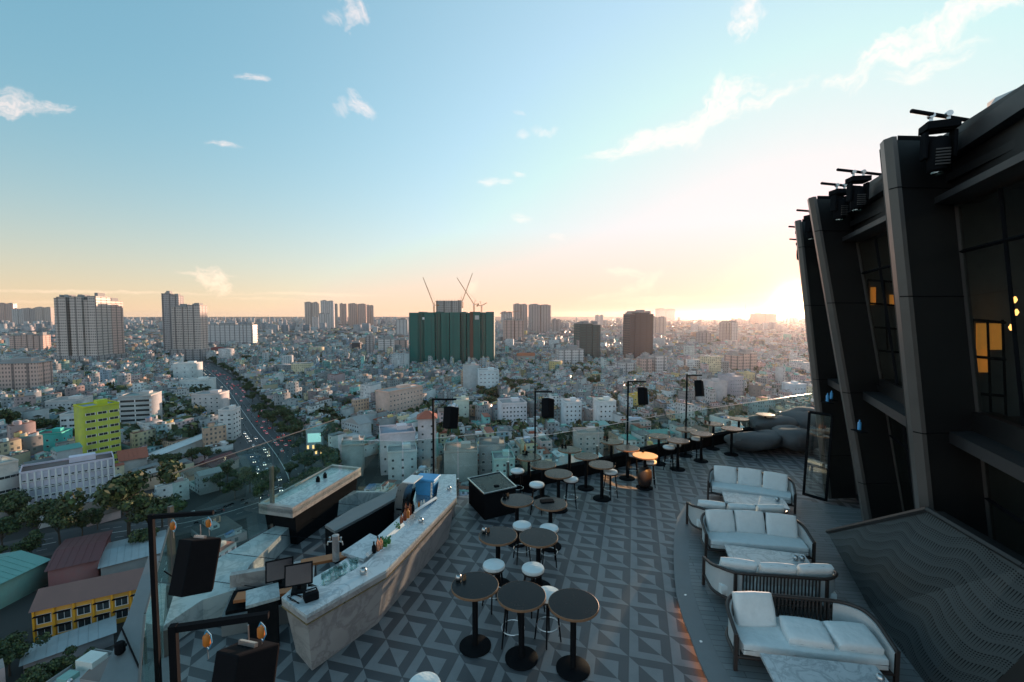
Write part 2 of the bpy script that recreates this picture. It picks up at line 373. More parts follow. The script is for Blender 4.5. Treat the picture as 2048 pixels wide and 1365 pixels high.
so.rotation_euler = Vector((math.sin(SUN_AZ)*math.cos(SUN_EL), math.cos(SUN_AZ)*math.cos(SUN_EL), math.sin(SUN_EL))).to_track_quat('Z', 'Y').to_euler()
sc.view_settings.view_transform = 'Standard'; sc.view_settings.look = 'None'; sc.view_settings.gamma = 1; sc.view_settings.exposure = 0.7
sc.cycles.use_denoising = True; sc.cycles.max_bounces = 6; sc.cycles.transparent_max_bounces = 16; sc.cycles.diffuse_bounces = 3; sc.cycles.glossy_bounces = 3; sc.cycles.volume_bounces = 1
sc.cycles.sample_clamp_indirect = 5
# ================= terrace =================
def V2(v): return (v.x, v.y)
EDGE = [(-6.1, 8.0), (-4.75, 12.45), (-3.0, 12.3), (-.1, 13.4), (2.9, 15.1), (4.95, 16.5), (10.2, 19.4), (14.4, 21.7)]
FLOOR = [(-.6, 1.2), (-2.0, 2.4)]+EDGE+[(17.5, 22.5), (16, 15), (11.5, 11), (9, 4), (8, 1)]
b = MB(); b.prism(FLOOR, -.12, 0); b.build('terrace_floor', MT['floor'])['kind'] = 'structure'
b = MB(); b.prism([(x*.985, y-.1) for x, y in FLOOR], GZ, -.124)
tag(b.build('tower_block', MT['conc']), 'grey tower block carrying the rooftop bar terrace', 'tower')

# outer roof ledge left of the glass
b = MB(); b.prism([(-2.6, 1.6), V2(P(178, 1410, 0)), V2(P(201, 1357, 0)), V2(P(254, 1232, 0)), V2(P(297, 1110, 0)), (-6.9, 9.6), (-6.14, 8.1), (-2.1, 2.4)], -.9, -.02)
lr = tag(b.build('roof_ledge', MT['conc']), 'grey panelled roof ledge outside the left glass railing', 'ledge')
b = MB(); q = [P(300, 1100, .0), P(350, 1240, .0), P(420, 1365, 0)]; b.tube([P(243, 1256, .0), P(300, 1385, .0)], .012, 6); b.build('ledge_seam', MT['black'], lr)
b = MB(); b.tube([P(238, 1296, .09), P(252, 1290, .06)], .025, 8); b.lathe([(.05, -.09), (.07, -.06), (.07, .06), (.05, .09)], tuple(P(240, 1296, .09)), 12)
tag(b.build('spotlight', MT['black']), 'small black spotlight on the outer ledge at far left', 'light')

# ---- railings ----
def railing(name, pts, zb, zt, label, posts=True, postm='steel', gap=.02, n=None, wood=False):
    t = thing(name, label, 'railing', (pts[0][0], pts[0][1], 0)); L = Vector((pts[0][0], pts[0][1], 0))
    for (x0, y0), (x1, y1) in zip(pts, pts[1:]):
        a, c = Vector((x0, y0, 0)), Vector((x1, y1, 0)); d = c-a; ln = d.length; k = max(1, round(ln/(n or 1.25))); d.normalize(); nn = Vector((-d.y, d.x, 0))
        for i in range(k):
            s, e = a+d*(ln*i/k+gap), a+d*(ln*(i+1)/k-gap)
            b = MB(); b.prism([V2(s-nn*.007-L), V2(e-nn*.007-L), V2(e+nn*.007-L), V2(s+nn*.007-L)], zb, zt); b.build('glass_pane', MT['glass'], t)
            b = MB(); b.prism([V2(s-nn*.012-L), V2(e-nn*.012-L), V2(e+nn*.012-L), V2(s+nn*.012-L)], zt+.002, zt+.014); b.build('top_rail', MT['steel' if posts and postm == 'steel' else 'panel2'], t)
            if posts:
                b = MB(); b.box(*V2(a+d*(ln*i/k)+nn*.05-L), zb-.1, .07, .07, (zt-zb)*.75 if wood else .5, math.atan2(d.y, d.x)); b.build('post', MT[postm], t)
    return t
railing('glass_railing', EDGE[3:], .42, 1.46, 'long clear glass railing along the city edge behind the bar tables')
railing('glass_railing', EDGE[1:4], .1, 1.75, 'clear glass railing behind the marble bar counter')
railing('glass_railing', [(-6.1, 8.0), (-5.45, 10.2), (-4.8, 12.4)], .42, 2.36, 'tall glass windbreak with brown posts left of the marble back bar', postm='panel2', n=2.2, wood=True)
railing('glass_railing', [(-6.1, 7.9), (-4.6, 5.5), (-2.2, 2.3)], .0, 1.46, 'near glass railing between the grey ledge and the hanging speakers', postm='panel2', n=1.6)
# black upstand under the long railing
t = thing('planter_upstand', 'low black upstand wall under the long glass railing', 'low wall', (0, 0, 0))
pts = EDGE[3:]
b = MB()
for (x0, y0), (x1, y1) in zip(pts, pts[1:]):
    a, c = Vector((x0, y0, 0)), Vector((x1, y1, 0)); d = (c-a).normalized(); nn = Vector((d.y, -d.x, 0))
    b.prism([V2(a-nn*.06), V2(c-nn*.06), V2(c+nn*.24), V2(a+nn*.24)], .003, .4)
b.build('wall_body', MT['blackmat'], t)

# ---- raised marble ledge at left, behind the back bar ----
led = [(-6.05, 8.0), (-4.78, 12.3), (-3.1, 12.15), V2(P(715, 985, .4)), V2(P(600, 1035, .4)), V2(P(552, 1080, .4)), V2(P(500, 1130, .4)), V2(P(470, 1180, .4)), V2(P(405, 1200, .4)), (-5.4, 6.8)]
b = MB(); b.prism(led, .003, .4); L = tag(b.build('marble_ledge', MT['marbleledge']), 'low pale green marble ledge between tall windbreak and bar', 'ledge')
b = MB()
for k in range(5):
    a = Vector((-6.0+k*.25, 8.1+k*.85, .402)); c = a+Vector((1.5, -.3, 0)); b.tube([a, c], .006, 4)
b.build('joint', MT['black'], L)
# sunken corner bench
q0, q1, q2 = P(482, 1168, .5), P(548, 1132, .5), P(572, 1195, .5)
t = thing('corner_bench', 'grey corner bench with dark seat beside the marble ledge', 'bench', (q0.x, q0.y, 0))
o = q0.copy(); b = MB(); b.box(.55, -.1, .003, 1.3, .7, .32, .35); b.build('base', MT['conc'], t)
b = MB(); b.box(.55, -.1, .326, 1.2, .6, .06, .35); b.build('seat', MT['black'], t)
b = MB(); b.box(.42, .33, .003, 1.4, .12, .62, .35); b.box(1.17, .12, .003, .12, .9, .62, .35+.02); b.build('backrest', MT['marblewarm'], t)

# ---- front bar counter ----
Z = .98
out = [P(563, 1195, Z), P(613, 1231, Z), P(772, 1141, Z), P(913, 995, Z), P(912, 949, Z)]
inn = [P(879, 949, Z), P(872, 1002, Z), P(805, 1069, Z), P(731, 1126, Z), P(654, 1172, Z), P(585, 1176, Z)]
t = thing('bar_counter', 'long angled marble bar counter with brass trim line', 'bar counter', (0, 0, 0))
poly = [V2(p) for p in out+inn]
b = MB(); b.prism(poly, Z-.05, Z); b.build('countertop', MT['marble'], t)
def shrink(ps, k): 
    c = Vector((sum(p[0] for p in ps)/len(ps), sum(p[1] for p in ps)/len(ps)));
    return ps
# lip, brass line and leaning front
f = [Vector((p.x, p.y, 0)) for p in out[:5]]
def offs(ps, d):
    r = []
    for i, p in enumerate(ps):
        n = Vector((0, 0, 0))
        for a, c in ((i-1, i), (i, i+1)):
            if 0 <= a and c < len(ps):
                e = (ps[c]-ps[a]).normalized(); n += Vector((-e.y, e.x, 0))
        r.append(p+n.normalized()*d)
    return r
def wallstrip(path, z0, z1, o0, o1, th, name, m, par):
    A = offs(path, o0); B = offs(path, o1); A2 = offs(path, o0+th); B2 = offs(path, o1+th); b = MB()
    for i in range(len(path)-1):
        v = b.pts([(*V2(A[i]), z0), (*V2(A[i+1]), z0), (*V2(B[i+1]), z1), (*V2(B[i]), z1), (*V2(A2[i]), z0), (*V2(A2[i+1]), z0), (*V2(B2[i+1]), z1), (*V2(B2[i]), z1)])
        for q in ((0, 1, 2, 3), (5, 4, 7, 6), (3, 2, 6, 7), (1, 0, 4, 5)): b.face([v[k] for k in q])
    v = None
    for i in (0, len(path)-1):
        b.poly([(*V2(A[i]), z0), (*V2(A2[i]), z0), (*V2(B2[i]), z1), (*V2(B[i]), z1)])
    return b.build(name, m, par)
wallstrip(f, Z-.13, Z-.052, .006, .003, .2, 'edge_band', MT['marblewarm'], t)
wallstrip(f, Z-.15, Z-.133, -.006, -.006, .2, 'brass_line', MT['brass'], t)
wallstrip(f, .003, Z-.152, .2, .05, .12, 'front_panel', MT['marblewarm'], t)
b = MB(); b.box(out[4].x-.32, out[4].y-.25, .003, .6, .3, Z-.06); b.build('end_panel', MT['marblewarm'], t)
# under-counter equipment line behind the bar
wk = [P(879, 960, .8), P(872, 1008, .8), P(805, 1075, .8), P(731, 1132, .8), P(660, 1176, .8)]
f2 = [Vector((p.x, p.y, 0)) for p in wk[::-1]]
t = thing('bar_station', 'stainless work station with wells behind the marble counter', 'bar station', (0, 0, 0))
wallstrip(f2, .003, .7, .06, .06, .5, 'cabinet', MT['blackmat'], t)
wallstrip(f2, .702, .735, .04, .04, .54, 'work_top', MT['steel'], t)
mp = [P(683, 1110, .74), P(740, 1072, .74), P(770, 1085, .74), P(728, 1124, .74)]
b = MB(); b.prism([V2(p) for p in mp], .737, .79); b.build('marble_slab', MT['marble'], t)
# ice well full of glasses
c0 = P(690, 1142, .76)
random.seed(11)
g0 = None
for i in range(26):
    u, v = random.random(), random.random(); p = P(650+u*75-v*12, 1163-u*38+v*16-6, .76)
    if g0 is None:
        b = MB(); b.lathe([(.03, 0), (.035, .005), (.008, .01), (.008, .06), (.04, .1), (.036, .14), (.033, .14), (.036, .1), (.004, .066)], (0, 0, 0), 10)
        g0 = tag(b.build('drinking_glass', MT['tumbler']), 'upturned glass in the crowded glass rack behind the till', 'glass', 'glasses in the rack behind the counter'); g0.location = (p.x, p.y, .738)
    else: dup(g0, (p.x, p.y, .738), 0)
# bottles on the counter
def bottle(p, m, h, label, r=.036):
    b = MB(); b.lathe([(r, 0), (r, h*.6), (r*.4, h*.76), (r*.36, h), (0.001, h)], (0, 0, 0), 12)
    o = b.build('bottle', m); o.location = p; tag(o, label, 'bottle', 'bottles on the bar counter'); 
    c = MB(); c.lathe([(r*.42, h*.93), (r*.42, h*1.02), (.001, h*1.02)], (0, 0, 0), 8); c.build('cap', MT['black'], o); return o
bl = [(756, 1102, 'copper', .26, 'copper shaker bottle at the near end of the white tray'), (748, 1106, 'black', .2, 'short dark bottle beside the copper shaker'), (762, 1098, 'copper', .22, 'copper jigger bottle behind the tall copper shaker'),
      (803, 1047, 'bottleglass', .2, 'dark red bottle lying nearest the coupe glass'), (810, 1041, 'bottleglass', .26, 'amber bottle in the front of the bottle cluster'), (816, 1036, 'orange', .22, 'orange bottle in the middle of the cluster'),
      (820, 1030, 'bottleglass', .28, 'tall dark bottle at the back of the cluster'), (826, 1027, 'blackmat', .26, 'black bottle right of the orange bottle'), (812, 1029, 'bottleglass', .27, 'brown bottle left of the tall dark one')]
for x, y, m, h, l in bl: p = P(x, y, Z); bottle((p.x, p.y, Z), MT[m], h, l)
for i in range(7): p = P(818+i*5.0, 1024-i*2.2, Z); bottle((p.x, p.y, Z-.0), MT[('whitebottle', 'orange', 'whitebottle')[i % 3]], .15, 'small pale bitters bottle, number %s in the row on the lit rail' % ('one two three four five six seven'.split()[i]), .022)
for i in range(7): p = P(866, 962+i*6.2, Z); bottle((p.x-.04, p.y, Z-.0), MT[('steel', 'whitebottle')[i % 2]], .13, 'slim steel pourer in the column along the far counter end, %s from the back' % ('first second third fourth fifth sixth seventh'.split()[i]), .02)
b = MB(); a, c = P(735, 1112, Z), P(806, 1052, Z); b.tube([a+Vector((0, 0, .02)), c+Vector((0, 0, .02))], .045, 4); tag(b.build('speed_rail', MT['white']), 'white garnish tray along the inner edge of the counter', 'tray')
a, c = P(826, 1028, Z), P(872, 998, Z); b = MB(); b.tube([a+Vector((0, 0, .02)), c+Vector((0, 0, .02))], .04, 4); tag(b.build('bottle_rail', MT['white']), 'white bottle rail at the far inner counter edge', 'tray')
for i, (x, y) in enumerate(((770, 1093), (777, 1087), (796, 1060), (764, 1089))):
    b = MB(); random.seed(i)
    for k in range(26):
        a = random.random()*6.3; r = random.random()*.05; c = Vector((r*math.cos(a), r*math.sin(a), .05+random.random()*.06)); d = Vector((random.uniform(-1, 1), random.uniform(-1, 1), random.uniform(.2, 1))).normalized()*.05; e = Vector((-d.y, d.x, 0))*.4
        b.poly([c, c+d*.5+e, c+d, c+d*.5-e])
    b.lathe([(.04, .0), (.05, .06), (.045, .06)], (0, 0, 0), 10); o = b.build('herb_pot', MT['greenleaf']); o.location = P(x, y, Z); tag(o, ['pot of green mint near the copper shaker', 'pot of green mint next in the tray', 'green garnish beside the bottle cluster', 'small pot of herbs at the tray back'][i], 'herb pot', 'herbs on the counter')
def cup(p, lab, m='steel', r=.05, name='candle_holder', cat='candle holder', group='candle holders'):
    b = MB(); b.lathe([(r*.5, 0), (r*.9, r*.3), (r, r*.9), (r*.8, r*1.5), (r*.55, r*1.65), (r*.5, r*1.2), (.001, r*1.1)], (0, 0, 0), 16); o = b.build(name, MT[m]); o.location = p; return tag(o, lab, cat, group)
cup(P(727, 1148, Z), 'round silver candle holder on the near bend of the counter', r=.06)
cup(P(842, 1045, Z), 'round silver candle holder in the middle of the counter', r=.055)
cup(P(898, 980, Z), 'round silver candle holder at the far end of the counter', r=.055)
# tills
def till(p, rz, label, s=1):
    t = thing('till_monitor', label, 'till', p, rz)
    b = MB(); b.box(0, 0, 0, .2, .18, .03); b.box(0, .03, .03, .05, .04, .14); b.build('stand', MT['black'], t)
    b = MB(); R_ = Matrix.Rotation(R(-20), 3, 'X'); vs = []
    for y in (0, .03):
        for x, z in ((-.19, 0), (.19, 0), (.19, .3), (-.19, .3)): vs.append(R_@Vector((x, y, z))+Vector((0, -.04, .1)))
    v = b.pts(vs)
    for q in ((3, 2, 1, 0), (4, 5, 6, 7), (0, 1, 5, 4), (2, 3, 7, 6), (1, 2, 6, 5), (3, 0, 4, 7)): b.face([v[k] for k in q])
    cs = b.build('casing', MT['black'], t)
    b = MB(); b.poly([R_@Vector((x, -.004, z))+Vector((0, -.04, .1)) for x, z in ((-.17, .02), (.17, .02), (.17, .28), (-.17, .28))]); b.build('display', MT['screen'], t)
    t.scale = (s, s, s); return t
p = P(598, 1182, Z); till((p.x, p.y, Z), R(20), 'black till monitor on the near end of the counter', 1.05)
p = P(560, 1172, .75); till((p.x, p.y, .75), R(25), 'second till monitor just behind the counter, left of the first', 1.1)
p = P(622, 1198, Z); b = MB(); b.box(0, 0, 0, .2, .17, .12, R(35)); o = b.build('receipt_printer', MT['black'], bevel=.015); o.location = (p.x, p.y, Z); tag(o, 'black receipt printer beside the near till', 'printer')
b = MB(); b.box(0, 0, .122, .14, .02, .01, R(35)); b.build('paper_slot', MT['steel'], o)
b = MB(); pp = P(590, 1200, Z); pts = [pp+Vector((.12*math.cos(a*1.3)*(1+.3*math.sin(a*2.1)), .1*math.sin(a), .012)) for a in np.linspace(0, 9, 40)]; b.tube(pts, .006, 5); tag(b.build('power_cord', MT['black']), 'black cord looped on the counter by the till', 'cord')
# tap column, bin, shelf
p = P(672, 1120, .75); t = thing('tap_column', 'upright grey column with taps behind the counter', 'tap column', (p.x, p.y, .737)); b = MB(); b.lathe([(.06, 0), (.06, .46), (.065, .47), (.001, .48)], (0, 0, 0), 16); b.build('column', MT['marblewarm'], t)
for s in (-1, 1): b = MB(); b.tube([(0, 0, .36), (s*.13, -.02, .36), (s*.14, -.02, .3)], .014, 8); b.lathe([(.012, .37), (.02, .44), (.001, .45)], (s*.1, -.01, 0), 8); b.build('tap', MT['steel'], t)
p = P(645, 1150, .6); b = MB(); b.box(0, .25, .0, .9, .22, .05, R(22)); b.box(-.3, .2, -.5, .05, .05, .5); b.box(.3, .32, -.5, .05, .05, .5); o = b.build('shelf', MT['orangewood']); o.location = (p.x-.1, p.y+.2, .62); tag(o, 'orange wooden shelf behind the glass rack', 'shelf')
p = P(537, 1185, .5); b = MB(); b.box(0, 0, 0, 1.0, .24, .05, R(15)); b.box(-.3, 0, -.42, .06, .2, .42); b.box(.3, .1, -.42, .06, .2, .42); o = b.build('shelf', MT['orangewood']); o.location = (p.x, p.y, .46); tag(o, 'low orange wooden shelf left of the tills', 'shelf')
p = P(856, 1000, .5); t = thing('ice_bin', 'blue plastic ice bin standing at the far end of the bar', 'bin', (p.x, p.y-.1, .003), R(-12))
b = MB(); b.prism([(-.2, -.17), (.2, -.17), (.2, .17), (-.2, .17)], 0, 1.08, top=[(-.25, -.2), (.25, -.2), (.25, .2), (-.25, .2)]); b.build('tub', MT['bluebin'], t, bevel=.03)
b = MB(); b.box(0, 0, 1.083, .56, .46, .06); b.build('lid', MT['bluebin'], t, bevel=.02)
# steel sink unit and glass washer slabs behind
a, c = P(790, 985, .9), P(822, 945, .9)
t = thing('steel_hood', 'curved shiny steel hood between the back bar and blue bin', 'hood', (a.x+.15, a.y, .003), R(-14)); b = MB(); pr = [(0.26*(k/9)**2.2, 1.22*math.sin(k/9*PI/2)) for k in range(10)]
for k in range(9):
    (x0, z0), (x1, z1) = pr[k], pr[k+1]; v = b.pts([(x0-.1, -.2, z0), (x0+.1, -.2, z0), (x1+.1, -.2, z1), (x1-.1, -.2, z1), (x0-.1, .25, z0), (x0+.1, .25, z0), (x1+.1, .25, z1), (x1-.1, .25, z1)])
    for q in ((0, 1, 2, 3), (5, 4, 7, 6), (4, 0, 3, 7), (1, 5, 6, 2)): b.face([v[i] for i in q], 0, q[0] in (4, 1))
b.build('curved_hood', MT['steel'], t)
b = MB(); b.box(.30, .03, 1.222, .3, .5, .03); b.build('top_panel', MT['white'], t)
b = MB(); b.box(.05, -.215, .55, .14, .025, .03); b.build('handle', MT['black'], t)
# second back counter (continuing from the marble cabinet)
def P2(*a): return V2(P(*a))
t = thing('back_counter', 'lower grey back counter with pale top running behind the station', 'counter', (0, 0, 0))
bc = [P2(650, 1052, .7), P2(705, 1018, .7), P2(733, 1006, .7), P2(855, 946, .7), P2(862, 958, .7), P2(733, 1030, .7), P2(670, 1064, .7)]
b = MB(); b.prism(bc, .003, .64); b.build('base', MT['blackmat'], t)
b = MB(); b.prism([(x*1.003, y*1.003) for x, y in bc], .643, .7); b.build('counter_top', MT['conc'], t)
# ---- back bar cabinet with marble tray top ----
t = thing('back_bar', 'black tapered back bar with raised marble rim on top', 'back bar', (0, 0, 0)); zt = .93
tp = [P(517, 1010, zt), P(585, 1019, zt), P(722, 937, zt), P(665, 931, zt)]
b = MB(); b.prism([V2(p) for p in tp], zt-.12, zt-.03); b.build('marble_top', MT['marble'], t)
c4 = sum(tp, Vector())/4
for i in range(4):
    a, c = tp[i], tp[(i+1) % 4]; ia, ic = a+(c4-a)*.07, c+(c4-c)*.07
    b = MB(); b.prism([V2(a), V2(c), V2(ic), V2(ia)], zt-.2, zt+.03); b.build('rim', MT['marblewarm'], t)
bp = [V2(p+(c4-p)*.16) for p in tp]; bq = [V2(p+(c4-p)*.09) for p in tp]
b = MB(); b.prism(bp, .003, zt-.203, top=bq); b.build('cabinet', MT['blackmat'], t)
for i, (x, y) in enumerate(((636, 964), (650, 956))):
    p = P(x, y, zt-.03); b = MB(); b.lathe([(.05, 0), (.05, .1), (.03, .11), (.03, .14), (.001, .14)], (0, 0, 0), 14); o = b.build('lantern', MT['black']); o.location = p; tag(o, ['left small black lantern on the marble back bar top', 'right small black lantern on the marble back bar top'][i], 'lantern')
# bar stand with lighting truss leaning
# ---- serving trolley / glass topped dark counter ----
ct = [P(936, 957, .7), P(1000, 944, .7), P(1033, 974, .7), P(968.5, 988, .7)]
t = thing('display_counter', 'black box counter with framed dark glass top beside the bar', 'counter', (0, 0, 0)); c4 = sum(ct, Vector())/4
b = MB(); b.prism([V2(p+(c4-p)*.03) for p in ct], .003, .64); b.build('cabinet', MT['blackmat'], t)
b = MB(); b.prism([V2(p) for p in ct], .643, .69); b.build('top_panel', MT['tabletop'], t)
for i in range(4):
    a, c = ct[i], ct[(i+1) % 4]; b = MB(); b.tube([(a.x, a.y, .7), (c.x, c.y, .7)], .018, 6); b.build('frame', MT['steel'], t)
p = P(993, 972, .7); b = MB(); b.box(p.x, p.y, .692, .12, .09, .02, R(20)); b.build('switch', MT['black'], t)

# ---- high tables ----
def make_table(top='tabletop'):
    t = thing('bar_table', 'x', 'bar table', (0, 0, 0))
    b = MB(); b.lathe([(.001, .985), (.362, .985), (.362, 1.002), (.001, 1.002)], n=40); b.build('table_top', MT[top], t)
    b = MB(); b.lathe([(.355, .962), (.369, .965), (.371, .985), (.369, 1.0), (.363, 1.003), (.363, .975)], n=40); b.build('wood_edge', MT['wood'], t)
    b = MB(); b.lathe([(.045, .03), (.045, .96)], n=16); b.lathe([(.12, .945), (.12, .961)], n=16); b.build('post', MT['black'], t)
    b = MB(); b.lathe([(.25, .002), (.25, .02), (.235, .03), (.06, .036)], n=32); b.build('base', MT['black'], t)
    return t
TB = [  # photo position of the top, label
 (950, 1170, 'black round bar table nearest the counter end, silver candle holder and card on it'),
 (1043, 1190, 'black round bar table in the middle of the nearest three'),
 (1147, 1207, 'rightmost of the three nearest black round bar tables'),
 (996, 1070.5, 'left table of the second row, with candle holder and card'),
 (1077, 1074, 'right table of the second row, touching the candle table'),
 (1034, 1000, 'bar table beside the glass topped black counter, candle holder on it'),
 (1101, 1007, 'bar table with black tray, just right of the table beside the black counter'),
 (1117, 947, 'bar table in front of the second hanging speaker, third row left'),
 (1086, 929, 'grey looking bar table behind the third row, at the speaker pole'),
 (1058, 914, 'bar table pushed against the railing with a drink and sauce pots'),
 (1204, 929, 'round bar table with small cup at its right edge, white stool behind'),
 (1172, 912, 'bar table between the railing table and the one with a cup'),
 (1139, 899, 'round bar table against the railing with two dark pots'),
 (1255, 896, 'pale topped bar table just left of the orange lit one'),
 (1223, 883, 'bar table against the railing left of the third speaker pole'),
 (1290, 911, 'bar table with orange lit top and barrel base'),
 (1318, 872, 'bar table against the railing just behind the orange lit table'),
 (1356, 881, 'pale bar table right of the railing table behind the orange one'),
 (1403, 867.5, 'bar table at the fourth speaker pole with stool underneath'),
 (1372, 859, 'bar table with white plate, half hidden by the railing side'),
 (1427, 847.6, 'bar table against the railing with two red pots'),
 (1463.6, 857, 'bar table just left of the large grey bean bags'),
 (1478, 837.7, 'second farthest bar table, against the railing'),
 (1531, 829, 'farthest bar table, beside the bean bags')]
T0 = make_table(); first = True; TP = []
for x, y, l in TB:
    p = P(x, y, 1.0); TP.append(p)
    if y == 911: tt = make_table('littop'); tt.location = (p.x, p.y, 0); tt['group'] = 'round bar tables'; tt['label'] = l; orange_t = tt; continue
    o = T0 if first else dup(T0, (0, 0, 0), 0); first = False
    o.location = (p.x, p.y, 0); o['label'] = l; o['group'] = 'round bar tables'; o.rotation_euler.z = random.random()*6
b = MB(); b.lathe([(.1, .0), (.2, .1), (.22, .3), (.2, .5), (.1, .6)], n=20); b.build('barrel_skirt', MT['darkwood'], orange_t); kids(orange_t)[-1].location.z = .04
# ---- stools ----
def make_stool():
    t = thing('bar_stool', 'x', 'bar stool', (0, 0, 0))
    b = MB(); b.lathe([(.17, .72), (.195, .735), (.2, .765), (.19, .79), (.15, .802), (.001, .806)], n=28); b.build('seat', MT['fabric'], t)
    b = MB(); b.lathe([(.185, .695), (.19, .719), (.15, .719)], n=28); b.build('seat_ring', MT['darkwood'], t)
    for k in range(4):
        a = PI/4+k*PI/2; b = MB(); b.tube([(.13*math.cos(a), .13*math.sin(a), .70), (.21*math.cos(a), .21*math.sin(a), .003)], .017, 8, r1=.012); b.build('leg', MT['black'], t)
    b = MB(); b.tube([(.18*math.cos(a), .18*math.sin(a), .27) for a in np.linspace(0, 2*PI, 25)[:-1]], .009, 6, closed=True); b.build('foot_ring', MT['steel'], t)
    return t
ST = [(987.7, 1128.5, 'white seated bar stool behind the nearest candle table'), (1066, 1135, 'white seated bar stool behind the gap of the nearest three tables'), (1096, 1186, 'stool tucked under between the middle and right nearest tables'), (1026, 1192, 'stool hidden under the middle nearest table, only legs showing'),
 (1044, 1049, 'white stool behind the left second row table'), (1098, 1055, 'white stool behind the right second row table'), (1073.6, 967.5, 'white stool between the black counter and the third row'), (1034.5, 940, 'white stool at the railing behind the black counter'),
 (1141.6, 957, 'white stool tucked under the third row bar table'), (1221, 942, 'white stool right of the table with a small cup'), (1266, 907, 'stool with steel ring left of the orange lit table'), (1300, 922, 'stool behind the orange lit table'), (1394, 876, 'pale stool under the table at the fourth pole'),
 (1338, 893, 'stool between the two tables right of the orange one'), (1350, 888, 'stool under the pale table right of the orange one'), (848, 1368, 'white stool at the bottom edge of the floor, only the seat in view')]
S0 = make_stool()
for i, (x, y, l) in enumerate(ST):
    p = P(x, y, .79); o = S0 if i == 0 else dup(S0, (0, 0, 0), 0)
    o.location = (p.x, p.y, 0); o['label'] = l; o['group'] = 'bar stools'; o.rotation_euler.z = random.random()*1.5
# things on tables
def card(p, lab, rz=0):
    b = MB(); b.pts([(-.03, -.015, 0), (.03, -.015, 0), (.03, .02, 0), (-.03, .02, 0), (-.03, .003, .085), (.03, .003, .085)])
    for q in ((0, 1, 5, 4), (2, 3, 4, 5), (0, 4, 3), (1, 2, 5), (3, 2, 1, 0)): b.face(q)
    o = b.build('table_card', MT['wood']); o.location = p; o.rotation_euler.z = rz; tag(o, lab, 'table card')
cup(P(917, 1160, 1.004), 'silver candle holder on the nearest left table'); card(P(929, 1160, 1.004), 'wooden table card on the nearest left table', .9)
cup(P(968, 1064, 1.004), 'silver candle holder on the left second row table'); card(P(977, 1064, 1.004), 'wooden table card on the left second row table', .9)
cup(P(1009, 995, 1.004), 'dark candle holder on the table beside the black counter', 'black'); card(P(1016, 993, 1.004), 'wooden card on the table beside the black counter', .7)
p = P(1094, 1003, 1.004); b = MB(); b.box(p.x, p.y, 1.005, .3, .16, .02, .2); tag(b.build('tray', MT['black']), 'black tray lying on the table with a tray', 'tray')
for x, y, l in ((1047, 906, 'left dark sauce pot on the railing table'), (1053, 907, 'right dark sauce pot on the railing table'), (1125, 893, 'left dark pot on the table against the railing'), (1131, 894, 'right dark pot on the table against the railing'), (1209, 877, 'red pot on the railing table by the third pole'), (1214, 879, 'black pot on the railing table by the third pole'), (1411, 845, 'left red pot on the farther railing table'), (1419, 846, 'right dark pot on the farther railing table'), (1229, 931, 'small cup at the edge of a bar table'), (1286, 905, 'small pot standing on the orange lit table')):
    cup(P(x, y, 1.004), l, 'black' if 'red' not in l else 'bottleglass', .045, 'sauce_pot', 'pot', 'small pots on the bar tables')
p = P(1050, 893, 1.15); bottle((p.x, p.y, 1.004), MT['orange'], .24, 'tall amber drink bottle on the railing table', .03)

# ---- bean bags ----
def bean(p, sx, sy, sz, rz, lab, seed):
    random.seed(seed); b = MB(); nu, nv = 28, 14
    ph = [random.random()*6 for _ in range(6)]
    g = []
    for j in range(nv+1):
        a = j/nv*PI; ring = []
        for i in range(nu):
            t_ = i/nu*2*PI; rr = math.sin(a)**.75*(1+.07*math.sin(3*t_+ph[0])+.05*math.sin(5*t_+ph[1]+a*3)+.03*math.sin(9*t_+a*7+ph[2]))
            z = .5+.5*math.cos(a)*(1+.1*math.sin(2*t_+ph[3])); z = max(0, z)**(.8)
            ring.append((rr*math.cos(t_)*sx/2, rr*math.sin(t_)*sy/2, z*sz*(1+.22*math.sin(t_+ph[4])*math.sin(a))))
        g.append(b.pts(ring))
    for j in range(nv):
        for i in range(nu): k = (i+1) % nu; b.face((g[j][i], g[j+1][i], g[j+1][k], g[j][k]), 0, True)
    o = b.build('bean_bag', MT['bean']); o.location = (p.x, p.y, .004); o.rotation_euler.z = rz; tag(o, lab, 'bean bag', 'bean bags at the far end')
    c = MB(); c.tube([(.47*sx*math.cos(t_), .47*sy*math.sin(t_), sz*.42) for t_ in np.linspace(0, 2*PI, 30)[:-1]], .012, 5, closed=True); c.build('seam', MT['piping'], o)
bean(P(1512, 900, 0), 2.5, 1.7, .72, .3, 'big grey bean bag, left front of the heap', 1)
bean(P(1590, 898, 0), 2.4, 1.8, .85, 1.0, 'big grey bean bag, right front of the heap', 2)
bean(P(1545, 870, 0), 2.6, 1.9, .85, .2, 'grey bean bag lying behind the front two', 3)
bean(P(1612, 868, 0), 2.8, 1.9, 1.0, .7, 'farthest grey bean bag against the railing', 4)

